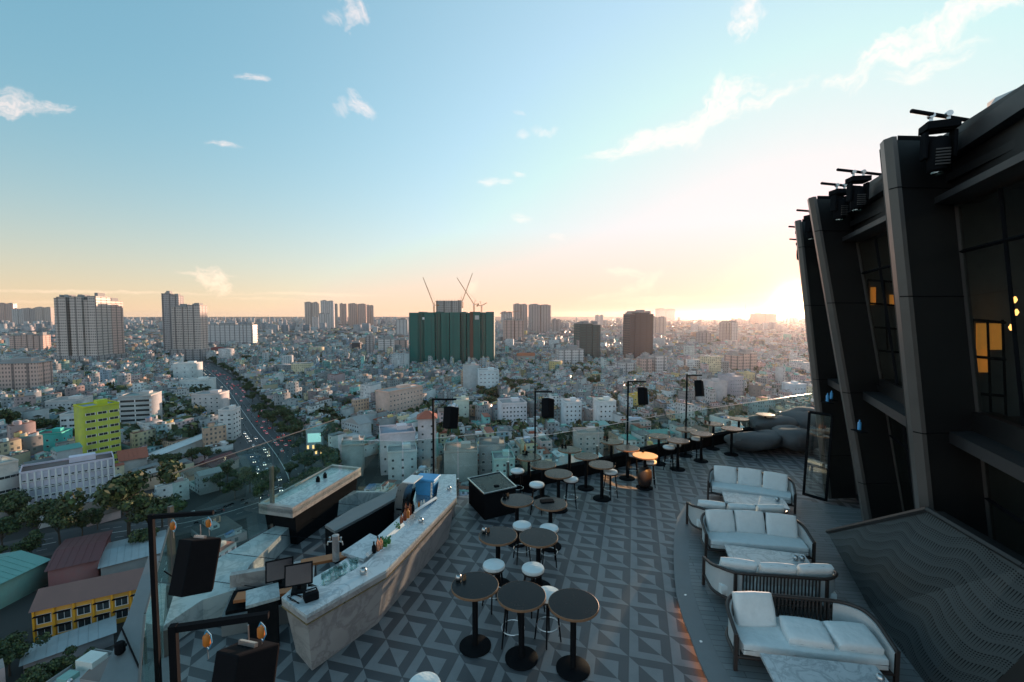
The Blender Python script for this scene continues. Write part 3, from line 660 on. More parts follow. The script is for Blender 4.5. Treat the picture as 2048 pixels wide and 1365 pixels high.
# ---- sofa deck ----
oc = [(1400, 992), (1375, 1010), (1359, 1035), (1353, 1070), (1352, 1108), (1354, 1150), (1359, 1191), (1372, 1235), (1388, 1274), (1405, 1320), (1426, 1365), (1470, 1450), (1560, 1580)]
ic = [(1425, 992), (1403, 1012), (1388, 1040), (1380, 1068), (1377, 1100), (1378, 1130), (1382, 1165), (1393, 1204), (1407, 1245), (1424, 1285), (1443, 1325), (1467, 1365), (1515, 1440), (1610, 1560)]
O3 = [P(x, y, .15) for x, y in oc]; I3 = [P(x, y, .15) for x, y in ic]
far = [P(1500, 990, .15), P(1600, 1000, .15), P(1690, 1014, .15)]
back = [V2(far[2]), (9.3, 11.6), (8.5, 8), (8, 3), (4.6, 2.2)]
b = MB(); b.prism([V2(p) for p in O3]+back[::-1]+[V2(p) for p in far[::-1]], .003, .146); b.build('deck_border', MT['conc'])['kind'] = 'structure'
b = MB(); b.prism([V2(p) for p in I3]+[(4.9, 2.4), (7.9, 3), (8.4, 8), (9.2, 11.5), V2(far[2]), V2(far[1]), V2(far[0])], .1, .152); b.build('sofa_deck', MT['deck'])['kind'] = 'structure'
tr = [P(x, y, .08)+Vector((-.012, 0, 0)) for x, y in oc]
wallstrip([Vector((p.x, p.y, 0)) for p in O3], .108, .1475, -.05, -.05, .06, 'deck_nosing', MT['conc'], None)['kind'] = 'structure'  # overhang added to hide the glow strip beneath
b = MB(); b.tube([Vector((p.x-.02, p.y, .09)) for p in O3[6:12]], .006, 6); o = b.build('added_glow_strip', MT['led']); tag(o, 'added orange glow strip hidden under the curved deck nosing', 'light strip')  # hidden glow added to tint the floor orange along the deck edge
for x, y in ((1371, 1190), (1402, 1283)):
    p = P(x, y, .152); b = MB(); b.lathe([(.025, 0), (.022, .006), (.001, .007)], (0, 0, 0), 10); o = b.build('deck_stud', MT['steel']); o.location = (p.x, p.y, .147); tag(o, 'small steel stud in the dark deck border, %s one' % ('far' if y < 1200 else 'near'), 'stud')

# ---- sofas ----
def make_sofa(flat=(), arm_rail=True):
    t = thing('garden_sofa', 'x', 'sofa', (0, 0, 0)); W = 1.02; D = .84
    def path(ins=0, n=8, ext=0):
        r = .42-ins; x1 = W-ins; y1 = D-ins; P_ = [(-x1, .06+ext)]
        for k in range(n+1): a = PI-k/n*PI/2; P_.append((-x1+r+r*math.cos(a), y1-r+r*math.sin(a)))
        for k in range(n+1): a = PI/2-k/n*PI/2; P_.append((x1-r+r*math.cos(a), y1-r+r*math.sin(a)))
        P_.append((x1, .06+ext)); return P_
    pth = path(); hz = lambda y: .52+.17*min(1, max(0, (y-.06)/.62))
    b = MB(); b.tube([(x, y, hz(y)) for x, y in pth], .028, 8); b.build('top_rail', MT['darkwood'], t)
    b = MB(); b.tube([(x, y, .2) for x, y in pth]+[(-W, .06, .2)], .024, 8); b.build('bottom_rail', MT['darkwood'], t)
    for s in (-1, 1):
        b = MB(); b.box(s*W, .06, .0, .05, .05, .54); b.build('leg', MT['darkwood'], t)
        b = MB(); b.box(s*.72, D-.02, .0, .045, .045, .66); b.build('leg', MT['darkwood'], t)
        # woven wrap round the corner
        seg = [q for q in path(.02, 16) if q[0]*s > .60]; b = MB()
        A = b.pts([(x, y, .22) for x, y in seg]); B = b.pts([(x, y, hz(y)-.02) for x, y in seg]); seg2 = [q for q in path(.045, 16) if q[0]*s > .58]
        seg2 = seg2[:len(seg)] if len(seg2) >= len(seg) else seg
        C = b.pts([(x*.975, y-.02, .22) for x, y in seg]); D_ = b.pts([(x*.975, y-.02, hz(y)-.02) for x, y in seg])
        for i in range(len(seg)-1):
            b.face((A[i], A[i+1], B[i+1], B[i]), 0, False); b.face((C[i+1], C[i], D_[i], D_[i+1]), 0, False); b.face((B[i], B[i+1], D_[i+1], D_[i]))
        b.build('side_panel', MT['weave'], t)
        for i in range(1, len(seg)-1):
            pass
    for k in range(23):
        x = -.6+1.2*k/22; b = MB(); b.box(x, D-.005, .2, .022, .014, .48); b.build('slat', MT['darkwood'], t)
    b = MB(); b.prism([(-.96, .06), (.96, .06), (.96, .45), (.8, .7), (.6, .76), (-.6, .76), (-.8, .7), (-.96, .45)], .215, .235); b.build('seat_base', MT['darkwood'], t)
    b = MB(); b.pillow((0, .40, .32), 1.93, .74, .19, N=12, e=8, plump=.25); sc_ = b.build('seat_cushion', MT['fabric'], t)
    b = MB(); b.tube([(-.93, .05, .315), (.93, .05, .315)], .006, 5); b.build('piping', MT['piping'], sc_)
    for k in range(3):
        x = (k-1)*.61
        if k in flat: c = Vector((x, .33, .475)); rot = Matrix.Rotation(R(6*(k-1)-4), 3, 'Z')@Matrix.Rotation(R(7), 3, 'X')
        else: c = Vector((x, .645+(-.06 if k != 1 else 0), .60)); rot = Matrix.Rotation(R(-8*(k-1)), 3, 'Z')@Matrix.Rotation(R(68), 3, 'X')
        b = MB(); b.pillow(c, .59, .47, .17, rot, N=10, e=5, plump=.5); o = b.build('back_cushion', MT['fabric'], t)
        ring = []
        for a in np.linspace(0, 2*PI, 33)[:-1]:
            ca, sa = math.cos(a), math.sin(a); q = .5; ring.append(c+rot@Vector(((abs(ca)**q)*(1 if ca > 0 else -1)*.283, (abs(sa)**q)*(1 if sa > 0 else -1)*.226, -.004)))
        b = MB(); b.tube(ring, .008, 4, closed=True); b.build('piping', MT['piping'], o)
    return t
A0 = P(1411, 1121, .152); A1 = P(1631, 1140, .152); rz1 = math.atan2(A1.y-A0.y, A1.x-A0.x); m1 = (A0+A1)/2
B0 = P(1474, 1347, .152); B1 = P(1796, 1385, .152); rz2 = math.atan2(B1.y-B0.y, B1.x-B0.x); m2 = (B0+B1)/2
C0 = P(1416, 1002, .152); C1 = P(1590, 1030, .152); rz3 = math.atan2(C1.y-C0.y, C1.x-C0.x); m3 = (C0+C1)/2
def place(o, m, rz, lab):
    o.location = (m.x, m.y, .154); o.rotation_euler.z = rz; o['label'] = lab; o['group'] = 'three seat sofas on the deck'
s1 = make_sofa(); place(s1, m1, rz1, 'cream three seat sofa with upright cushions facing the middle marble coffee table')
s2 = make_sofa(flat=(1, 2)); place(s2, m2, rz2, 'nearest cream sofa with two cushions lying flat on its seat')
s3 = dup(s1, (0, 0, 0), 0); place(s3, m3, rz3, 'farthest cream sofa, behind the farthest marble coffee table')
n1 = Vector((-math.sin(rz1), math.cos(rz1), 0)); s4 = dup(s1, (0, 0, 0), 0); place(s4, m1+n1*1.74+Vector((-.05, 0, 0)), rz1+PI, 'cream sofa facing away, back to back with the middle sofa')
n2 = Vector((-math.sin(rz2), math.cos(rz2), 0)); s5 = dup(s1, (0, 0, 0), 0); place(s5, Vector((4.62, 8.22, 0)), rz2+PI+.03, 'cream sofa seen from behind, dark slats, between the two nearer coffee tables')
def make_ct(L=1.42, W=.68):
    t = thing('coffee_table', 'x', 'coffee table', (0, 0, 0)); b = MB(); b.box(0, 0, .40, L, W, .05); b.build('marble_top', MT['marble'], t, bevel=.006)
    b = MB(); b.box(0, 0, .003, L*.52, W*.5, .38); b.build('pedestal', MT['black'], t)
    b = MB(); b.box(0, 0, .384, L*.86, W*.8, .014); b.build('under_frame', MT['darkwood'], t); return t
def pct(q, z=.6): 
    v = [P(x, y, z) for x, y in q]; c = sum(v, Vector())/4; d = (v[1]-v[0])+(v[2]-v[3]); return c, math.atan2(d.y, d.x)
c0 = make_ct()
c, a = pct(((1448, 1088), (1609, 1107), (1636, 1150), (1461, 1126))); c0.location = (c.x, c.y, .154); c0.rotation_euler.z = a; c0['label'] = 'middle white marble coffee table between the sofas'; c0['group'] = 'marble coffee tables'
cA = c.copy(); aA = a
c, a = pct(((1445, 983), (1571, 997.6), (1580, 1019), (1445, 1003))); dup(c0, (c.x, c.y, .154), a, 'farthest white marble coffee table in front of the far sofa')
cB = c.copy()
c = P(1517, 1304, .6)+Matrix.Rotation(rz2, 3, 'Z')@Vector((.72, -.36, 0)); dup(c0, (c.x, c.y, .154), rz2, 'nearest white marble coffee table at the bottom edge')
for (x, y, l) in ((1591, 1120, 'small pot on the middle coffee table, left of the candle holder'), (1604, 1121, 'round candle holder on the middle coffee table'), (1555, 1002, 'round candle holder on the farthest coffee table'), (1760, 1362, 'round candle holder on the nearest coffee table')): cup(P(x, y, .606), l, 'steel', .05, 'candle_holder', 'candle holder', 'candle holders')

# ---- hanging speakers on poles ----
def make_pole(h, arm, rz):
    t = thing('speaker_pole', 'x', 'pole', (0, 0, 0), rz)
    b = MB(); b.box(0, 0, 0, .05, .05, h); b.box(0, 0, 0, .2, .2, .012); b.build('post', MT['black'], t)
    b = MB(); b.box(arm/2+.026, 0, h-.05, arm, .045, .045); b.build('arm', MT['black'], t); return t
def make_speaker():
    t = thing('hanging_speaker', 'x', 'loudspeaker', (0, 0, 0))
    pl = [(-.17, -.15), (.17, -.15), (.12, .17), (-.12, .17)]; Rm = Matrix.Rotation(R(18), 3, 'X')@Matrix.Rotation(R(8), 3, 'Y')
    def tilt(b): b.v = [tuple(Rm@Vector(v)) for v in b.v]; return b
    tilt(MB().prism(pl, -.62, -.04)).build('cabinet', MT['black'], t, bevel=.012)
    tilt(MB().box(0, -.157, -.6, .31, .012, .53)).build('grille', MT['grille'], t)
    tilt(MB().box(0, .0, -.038, .18, .03, .03)).build('bracket', MT['steel'], t)
    b = MB(); b.tube([(0, 0, 0), (0, 0, .12)], .006, 5); b.build('chain', MT['steel'], t); return t
def make_hoist():
    t = thing('ratchet_hoist', 'x', 'hoist', (0, 0, 0)); b = MB(); b.lathe([(.03, -.16), (.045, -.14), (.045, -.06), (.03, -.04)], n=12); b.build('hoist_body', MT['orange'], t, bevel=0)
    b = MB(); b.tube([(0, 0, .0), (.05, 0, -.05), (.06, 0, -.13), (.02, 0, -.2), (-.03, 0, -.14), (-.03, 0, -.05), (0, 0, .0)], .008, 5); b.build('strap', MT['blue'], t)
    b = MB(); b.tube([(0, 0, -.16), (.01, 0, -.3)], .005, 5); b.build('hook', MT['steel'], t); return t

PL = [  # pole px/py top, base height, Y, arm length, rz, name
 ('first', -4.18, 5.15, 0, 2.9, .63, R(10), 'tall near black pole'), ('second', -2.52, 3.26, 0, 2.9, .62, R(14), 'nearest black pole at the bottom left'),
 ('third', -2.18, 12.45, .0, 2.92, .62, R(0), 'black pole behind the blue bin at the bar end'), ('fourth', .72, 14.0, .4, 2.87, .5, R(0), 'black pole by the third row of bar tables'),
 ('fifth', 4.1, 15.95, .4, 2.9, .6, R(0), 'black pole left of the orange lit table'), ('sixth', 6.75, 17.45, .4, 2.93, .55, R(0), 'far black pole near the far bar tables')]
S0_ = make_speaker(); H0_ = make_hoist(); used = False
for nm, x, y, zb, zt, arm, rz, lab in PL:
    t = make_pole(zt-zb, arm, rz); t.location = (x, y, zb+(.003 if zb == 0 else .003)); t['label'] = lab+' with a horizontal arm'; t['group'] = 'speaker poles'
    sx, sy = x+(arm-.12)*math.cos(rz), y+(arm-.12)*math.sin(rz); hz = zt-.1
    if nm == 'first': hz -= .08
    o = S0_ if not used else dup(S0_, (0, 0, 0), 0); o.location = (sx, sy, hz-.1); o.rotation_euler.z = R(150) if nm not in ('first', 'second') else R(155)
    o['label'] = 'black loudspeaker hanging from the '+lab; o['group'] = 'hanging loudspeakers'
    if nm in ('first', 'second'):
        for k, f in enumerate((.35, .95)):
            h = H0_ if (nm == 'first' and k == 0) else dup(H0_, (0, 0, 0), 0)
            h.location = (x+arm*f*math.cos(rz), y+arm*f*math.sin(rz), zt-.075); h['label'] = 'orange hoist, %s of the two on the %s' % (('inner', 'outer')[k], lab); h['group'] = 'hoists on the speaker poles'; h.scale = (.62, .62, .75)
    used = True
b = MB(); b.tube([Vector((-4.1, 5.2, 2.2)), Vector((-3.9, 5.25, 2.0)), Vector((-3.75, 5.25, 2.02)), Vector((-3.62, 5.25, 2.2))], .008, 5); tag(b.build('speaker_cable', MT['black']), 'black cable sagging to the tall near speaker', 'cable')
b = MB(); b.tube([Vector((-2.5, 3.3, 1.9)), Vector((-2.3, 3.33, 1.7)), Vector((-2.1, 3.36, 1.75)), Vector((-1.95, 3.38, 2.1))], .007, 5); tag(b.build('speaker_cable', MT['black']), 'black cable sagging to the nearest speaker', 'cable')
# dark figure-high equipment beside the till: cooler
p = P(520, 1250, .4); t = thing('drinks_cooler', 'dark cooler box left of the till end of the counter', 'cooler', (p.x, p.y+.1, .003), R(30)); b = MB(); b.box(0, 0, .0, .42, .4, .78); b.build('body', MT['blackmat'], t, bevel=.02); b = MB(); b.box(0, 0, .785, .46, .44, .05); b.build('lid', MT['marbleledge'], t)
# ================= the dark glazed building at the right =================
t = thing('glazed_building', 'dark leaning glass and metal building on the right with projecting fins', 'building', (0, 0, 0))
FIN = [  # top front-left, bottom front-left (x, y); face width
 ((4.75, 3.6), (5.3, 3.1), .8), ((5.95, 7.3), (6.5, 6.6), .92), ((7.1, 10.9), (8.34, 10.3), .85), ((8.4, 13.5), (8.75, 12.3), .8), ((10.1, 16.0), (10.5, 15.0), .8), ((12.1, 18.4), (12.6, 17.5), .8)]
ZT, ZB = 8.0, .153
def fp(i, u, v, z):   # u right, v forward (+Y) from the fin's front-left corner
    (tx, ty), (bx, by), w = FIN[i]; k = (z-ZB)/(ZT-ZB); return Vector((bx+(tx-bx)*k+u, by+(ty-by)*k+v, z))
def slab(b, f0, z0, z1, m=0):   # box between two lower and two upper quads given by corner functions
    A = [f(z0) for f in f0]; B = [f(z1) for f in f0]; v = b.pts(A+B); n = len(A)
    for i in range(n): j = (i+1) % n; b.face((v[i], v[j], v[n+j], v[n+i]), m)
    b.face(v[n:], m); b.face(v[:n][::-1], m)
for i, (tp, bt, w) in enumerate(FIN):
    # dark wedge face, light edge strip, black reveal
    c = [(.06, .0), (w, .05), (w+.1, .5), (.14, .42)]
    b = MB(); slab(b, [lambda z, i=i, q=q: fp(i, q[0], q[1], z) for q in c], ZB, ZT-.05); f = b.build('fin', MT['panel'], t)
    c = [(-.03, .12), (.0, -.015), (.057, -.03), (.057, .3)]
    b = MB(); slab(b, [lambda z, i=i, q=q: fp(i, q[0], q[1], z) for q in c], ZB, ZT); b.build('edge_trim', MT['panel2'], f)
    b = MB(); b.prism([V2(fp(i, .11, .02, ZT)), V2(fp(i, w+.0, 0.06, ZT)), V2(fp(i, w+.2, .9, ZT)), V2(fp(i, .8, .8, ZT))], ZT-.045, ZT+.03); b.build('cap', MT['black'], f)
    c = [(w+.002, .0), (w+.06, .0), (w+.06, .08), (w+.002, .08)]
    b = MB(); slab(b, [lambda z, i=i, q=q: fp(i, q[0], q[1], z) for q in c], ZB, 6.9); b.build('mullion', MT['panel2'], f)
    b = MB()
    for z in (1.3, 3.4, 5.5, 7.2): b.tube([fp(i, -.032, .1, z), fp(i, 0, -.02, z), fp(i, .06, -.034, z)], .008, 4); b.tube([fp(i, .06, -.004, z), fp(i, w, .046, z)], .008, 4)
    b.build('panel_joint', MT['black'], f)
for i in range(len(FIN)-1):
    # bay from the inner end of fin i+1 to the hind corner of fin i
    A = lambda z, o=0, i=i: fp(i+1, FIN[i+1][2]+.05+o, .1, z); B = lambda z, o=0, i=i: fp(i, FIN[i][2]-.05+o, .45, z)
    g = MB(); v = [A(3.75), B(3.75), B(6.9), A(6.9)]; g.poly(v); w_ = g.build('upper_window', MT['dglass'], t)
    g = MB(); v = [A(.25), B(.25), B(3.2), A(3.2)]; g.poly(v); w2 = g.build('lower_window', MT['dglass'], t)
    for k in (.34, .68):
        b = MB(); q = lambda z: A(z).lerp(B(z), k); b.tube([q(3.75), q(6.9)], .03, 4); b.build('mullion', MT['black'], w_)
        b = MB(); b.tube([q(.25), q(3.2)], .035, 4); b.build('mullion', MT['black'], w2)
    b = MB(); b.tube([A(6.2), B(6.2)], .03, 4); b.build('transom', MT['black'], w_)
    b = MB(); b.tube([A(2.4), B(2.4)], .03, 4); b.build('transom', MT['black'], w2)
    # ledge / canopy
    a, c = A(3.3), B(3.3); d = (c-a).normalized(); n = Vector((d.y, -d.x, 0)); n = n if n.x < 0 else -n
    b = MB(); b.prism([V2(a+n*.45), V2(c+n*.45), V2(c-n*.2), V2(a-n*.2)], 3.25, 3.42); b.build('canopy', MT['panel3'], t)
    b = MB(); b.prism([V2(a+n*.1), V2(c+n*.1), V2(c-n*.2), V2(a-n*.2)], 3.42, 3.72); b.build('sill_band', MT['panel'], t)
    # cornice, parapet, gutter
    a, c = A(6.95), B(6.95); b = MB(); b.prism([V2(a+n*.32), V2(c+n*.32), V2(c-n*.3), V2(a-n*.3)], 6.95, 7.05); b.build('cornice', MT['panel3'], t)
    b = MB(); b.prism([V2(a+n*.05), V2(c+n*.05), V2(c-n*.3), V2(a-n*.3)], 7.05, 7.62); b.build('fascia', MT['panel'], t)
    b = MB(); b.prism([V2(a+n*.22), V2(c+n*.22), V2(c-n*.3), V2(a-n*.3)], 7.62, 7.86); b.build('gutter', MT['panel3'], t)
# partitions inside, one behind each fin
for i in range(len(FIN)):
    b = MB(); slab(b, [lambda z, i=i, q=q: fp(i, q[0], q[1], z) for q in ((.4, .32), (3.5, .5), (3.5, .62), (.4, .44))], .2, 7.3); b.build('partition', MT['interior'], t)
# interior behind the glass: floors, back wall, curtain
IN = [V2(fp(k, 3.6, .3, ZB)) for k in range(len(FIN))]
b = MB(); v = [(x, y) for x, y in IN]+[(x+.3, y+.2) for x, y in IN[::-1]]; b.prism(v, .16, 7.8); b.build('back_wall', MT['interior'], t)
for z in (.154, 3.45, 7.3):
    lo = [V2(fp(k, FIN[k][2]+.02, .35, z)) for k in range(len(FIN))]; b = MB(); b.prism(lo+[(x-.01, y) for x, y in IN[::-1]], z, z+.12); b.build('floor_slab', MT['panel'], t)
b = MB(); b.prism([V2(fp(0, .9, .3, 8))]+[V2(fp(k, .9, .3, 8)) for k in range(1, 6)]+[(x+.3, y) for x, y in IN[::-1]], 7.9, 8.02); b.build('roof', MT['panel'], t)
# sloping roof element far right, above
b = MB(); a = PY(1975, 243, 7.4); c = PY(2085, 160, 5.9); e = PY(2085, 240, 5.9)
b.prism([(a.x-.02, a.y), (a.x+2.2, a.y-2.6), (a.x+3.2, a.y+.4), (a.x+1.2, a.y+1.2)], 8.45, 8.6, top=[(a.x+.1, a.y), (a.x+2.3, a.y-2.6), (a.x+3.2, a.y+.4), (a.x+1.2, a.y+1.2)]); 
b.v = [(x, y, z+max(0, (x-a.x))*.42) for x, y, z in b.v]; b.build('roof_flashing', MT['weave'], t)
# curtain panels and lamp inside the nearest bay
def inpt(px, py, Y): return PY(px, py, Y)
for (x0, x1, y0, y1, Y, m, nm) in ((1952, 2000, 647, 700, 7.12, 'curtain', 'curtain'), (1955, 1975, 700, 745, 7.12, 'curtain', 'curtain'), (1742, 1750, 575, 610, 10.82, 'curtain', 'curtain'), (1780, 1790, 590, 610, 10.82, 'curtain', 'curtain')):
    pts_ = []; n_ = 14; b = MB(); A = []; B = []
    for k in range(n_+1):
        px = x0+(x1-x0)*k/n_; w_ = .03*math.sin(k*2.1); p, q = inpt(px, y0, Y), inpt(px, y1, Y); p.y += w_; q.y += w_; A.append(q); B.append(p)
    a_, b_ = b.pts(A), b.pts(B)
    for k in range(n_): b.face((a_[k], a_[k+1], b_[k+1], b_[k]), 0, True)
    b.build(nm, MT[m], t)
for (x0, x1, y0, y1, Y) in ((1945, 2005, 640, 860, 7.08), (1735, 1800, 560, 700, 10.8)):
    b = MB()
    for k in range(3): xx = x0+(x1-x0)*k/2; b.tube([PY(xx, y0, Y), PY(xx+8, y1, Y)], .022, 4)
    for k in range(4): yy_ = y0+(y1-y0)*k/3; b.tube([PY(x0, yy_, Y), PY(x1+6, yy_+6, Y)], .022, 4)
    b.build('inner_window_frame', MT['black'], t)
    b = MB(); b.poly([PY(x0, y1, Y+.08), PY(x1+6, y1, Y+.08), PY(x1, y0, Y+.08), PY(x0, y0, Y+.08)]); b.build('blind', MT['steelp'], t)
for x, y, Y in ((2030, 600, 7.1), (2033, 625, 7.1), (2022, 655, 7.1)):
    p = inpt(x, y, Y); b = MB(); b.lathe([(.01, -.05), (.03, 0), (.01, .05)], tuple(p), 8); b.build('lamp', MT['bulb'], t)
# open glass door leaf
d0, d1 = P(1607, 990, .154), P(1652, 1003, .154); t = thing('glass_door', 'open black framed glass door leaf at the base of the far fin', 'door', (d0.x, d0.y, .154)); d = (d1-d0); d.z = 0
zt = 2.35; off = Vector((.12, .05, 0))
def bar(a, c, r=.04): return MB().tube([a, c], r, 4)
for a, c, n in ((Vector((0, 0, 0)), off+Vector((0, 0, zt)), 'frame'), (d, d+off+Vector((0, 0, zt)), 'frame'), (Vector((0, 0, .03)), d+Vector((0, 0, .03)), 'frame'), (off+Vector((0, 0, zt)), d+off+Vector((0, 0, zt)), 'frame')): bar(a, c).build('frame', MT['black'], t)
b = MB(); b.poly([Vector((0, 0, .03)), d+Vector((0, 0, .03)), d+off+Vector((0, 0, zt)), off+Vector((0, 0, zt))]); b.build('pane', MT['dglass'], t)
# ---- perforated guard of the stair ----
t = thing('perforated_guard', 'dark perforated metal stair guard with wave pattern beside the sofas', 'guard', (0, 0, 0))
T = [Vector((6.3, 8.6, 1.0)), Vector((6.45, 6.9, 2.2)), Vector((6.1, 5.28, 2.2)), Vector((5.3, 2.9, 2.2))]
Bm = [Vector((6.85, 9.1, .16)), Vector((6.25, 7.65, .16)), Vector((5.72, 6.0, .16)), Vector((4.7, 3.0, .16))]
TOPP = [P(1655, 1066, 1.0), PY(1855, 1022, 6.25), PY(2048, 1136, 4.9), PY(2500, 1400, 3.4)]
BOT = [P(1682, 1100, .16), P(1740, 1218, .16), P(1850, 1365, .16), P(2050, 1700, .16)]
def facet(a, b_, c, d, u0, u1):
    b = MB(); n = 6
    b.poly([a, b_, c, d], uv=[(u0, 0), (u1, 0), (u1, (c-b_).length), (u0, (d-a).length)]); return b
us = [0]
for i in range(3): us.append(us[-1]+max((BOT[i+1]-BOT[i]).length, (TOPP[i+1]-TOPP[i]).length))
for i in range(3): facet(BOT[i], BOT[i+1], TOPP[i+1], TOPP[i], us[i], us[i+1]).build('perforated_sheet', MT['perf'], t)
for i in range(3):
    b = MB(); b.tube([TOPP[i]+Vector((0, 0, .02)), TOPP[i+1]+Vector((0, 0, .02))], .04, 6); b.build('cap_rail', MT['panel'], t)
    b = MB(); o_ = Vector((.25, .02, -.02)); b.poly([TOPP[i], TOPP[i+1], TOPP[i+1]+o_, TOPP[i]+o_]); b.poly([TOPP[i]+o_, TOPP[i+1]+o_, BOT[i+1]+o_, BOT[i]+o_]); b.build('inner_face', MT['panel'], t)
# stair stringer and dark counter beyond the guard
t = thing('host_counter', 'dark host counter inside the doorway behind the perforated guard', 'counter', (8.15, 8.0, .153), R(10)); b = MB(); b.box(0, 0, 0, 1.1, .6, 1.05); b.build('body', MT['blackmat'], t); b = MB(); b.box(0, 0, 1.053, 1.2, .7, .04); b.build('top_panel', MT['panel2'], t)
# ---- moving head lights ----
def make_light():
    t = thing('moving_head_light', 'x', 'stage light', (0, 0, 0))
    b = MB(); b.box(0, 0, -.24, .46, .34, .13); b.box(0, 0, -.26, .36, .24, .02); b.build('base_housing', MT['black'], t, bevel=.03)
    for s in (-1, 1):
        b = MB(); b.box(s*.12, 0, -.115, .04, .04, .115); b.tube([(s*.12, -.04, .03), (s*.12, .04, .03)], .05, 10); b.build('clamp', MT['steel'], t)
        b = MB(); b.prism([(s*.17, -.1), (s*.23, -.1), (s*.23, .1), (s*.17, .1)], -.72, -.26); b.build('yoke_arm', MT['black'], t, bevel=.02)
    b = MB(); b.lathe([(.10, -.95), (.14, -.92), (.155, -.72), (.155, -.48), (.13, -.38), (.05, -.34)], n=20, sy=1.15); hd = b.build('lamp_head', MT['black'], t)
    for k in range(6): b = MB(); b.box(0, -.176, -.86+k*.05, .2, .02, .022); b.build('vent_rib', MT['panel2'], hd)
    b = MB(); b.lathe([(.1, -.975), (.1, -.951)], n=18); b.build('lens', MT['dglass'], hd); return t
LT = [(6.28, 6.85, 8.12, 'largest moving head light, hanging before the nearest fin'), (7.1, 9.5, 8.12, 'moving head light hanging in the gap between the two nearest fins'), (7.42, 10.45, 8.12, 'moving head light in front of the middle fin'),
      (8.5, 13.05, 8.12, 'moving head light at the corner of the third fin'), (9.7, 15.4, 8.12, 'second farthest moving head light against the bright sky'), (11.25, 17.9, 8.12, 'farthest moving head light, low against the sunset')]
L0 = make_light()
for i, (x, y, z, l) in enumerate(LT):
    o = L0 if i == 0 else dup(L0, (0, 0, 0), 0); o.location = (x, y, z); o.rotation_euler.z = R(-20+13*i); o['label'] = l; o['group'] = 'moving head lights along the roof edge'
    s = .78 if i else .85; o.scale = (s, s, s)
    t = thing('rigging_bar', 'rigging bar over the '+l.split(',')[0], 'bar', (x, y, z+.04), R(10), 'rigging bars'); b = MB(); b.tube([(-.5, 0, 0), (2.6, .3, .0)], .03, 8); b.build('pipe', MT['black'], t); b = MB(); b.box(1.3, .25, -.2, .05, .05, .2); b.build('bracket', MT['black'], t)
# water bottles on the service shelves of the fins
for x, y, Y, l in ((1719, 850, 9.9, 'blue bottle fixed on the middle fin'), (1655, 795, 12.0, 'blue bottle on the far fin'), (1663, 790, 12.3, 'teal bottle beside the blue one on the far fin')):
    p = PY(x, y, Y); b = MB(); b.lathe([(.036, -.11), (.036, .05), (.015, .07), (.015, .11), (.001, .11)], (0, 0, 0), 12); o = b.build('spray_bottle', MT['bluebin']); o.location = p; tag(o, l, 'bottle'); c = MB(); c.box(0, .0, -.15, .16, .3, .02); c.build('bracket', MT['black'], o)
# unseen spot added in place of a warm sun ray on one table
ld = bpy.data.lights.new('added_sun_spot', 'SPOT'); ld.energy = 4200; ld.spot_size = R(8.5); ld.spot_blend = .15; ld.color = (1, .45, .12); ld.shadow_soft_size = .03
lo = bpy.data.objects.new('added_sun_spot', ld); COL.objects.link(lo); pt = P(1290, 911, 1.0); lo.location = (6.7, 10.0, 7.0); lo.rotation_euler = (Vector((6.7, 10.0, 7.0))-pt).to_track_quat('Z', 'Y').to_euler()
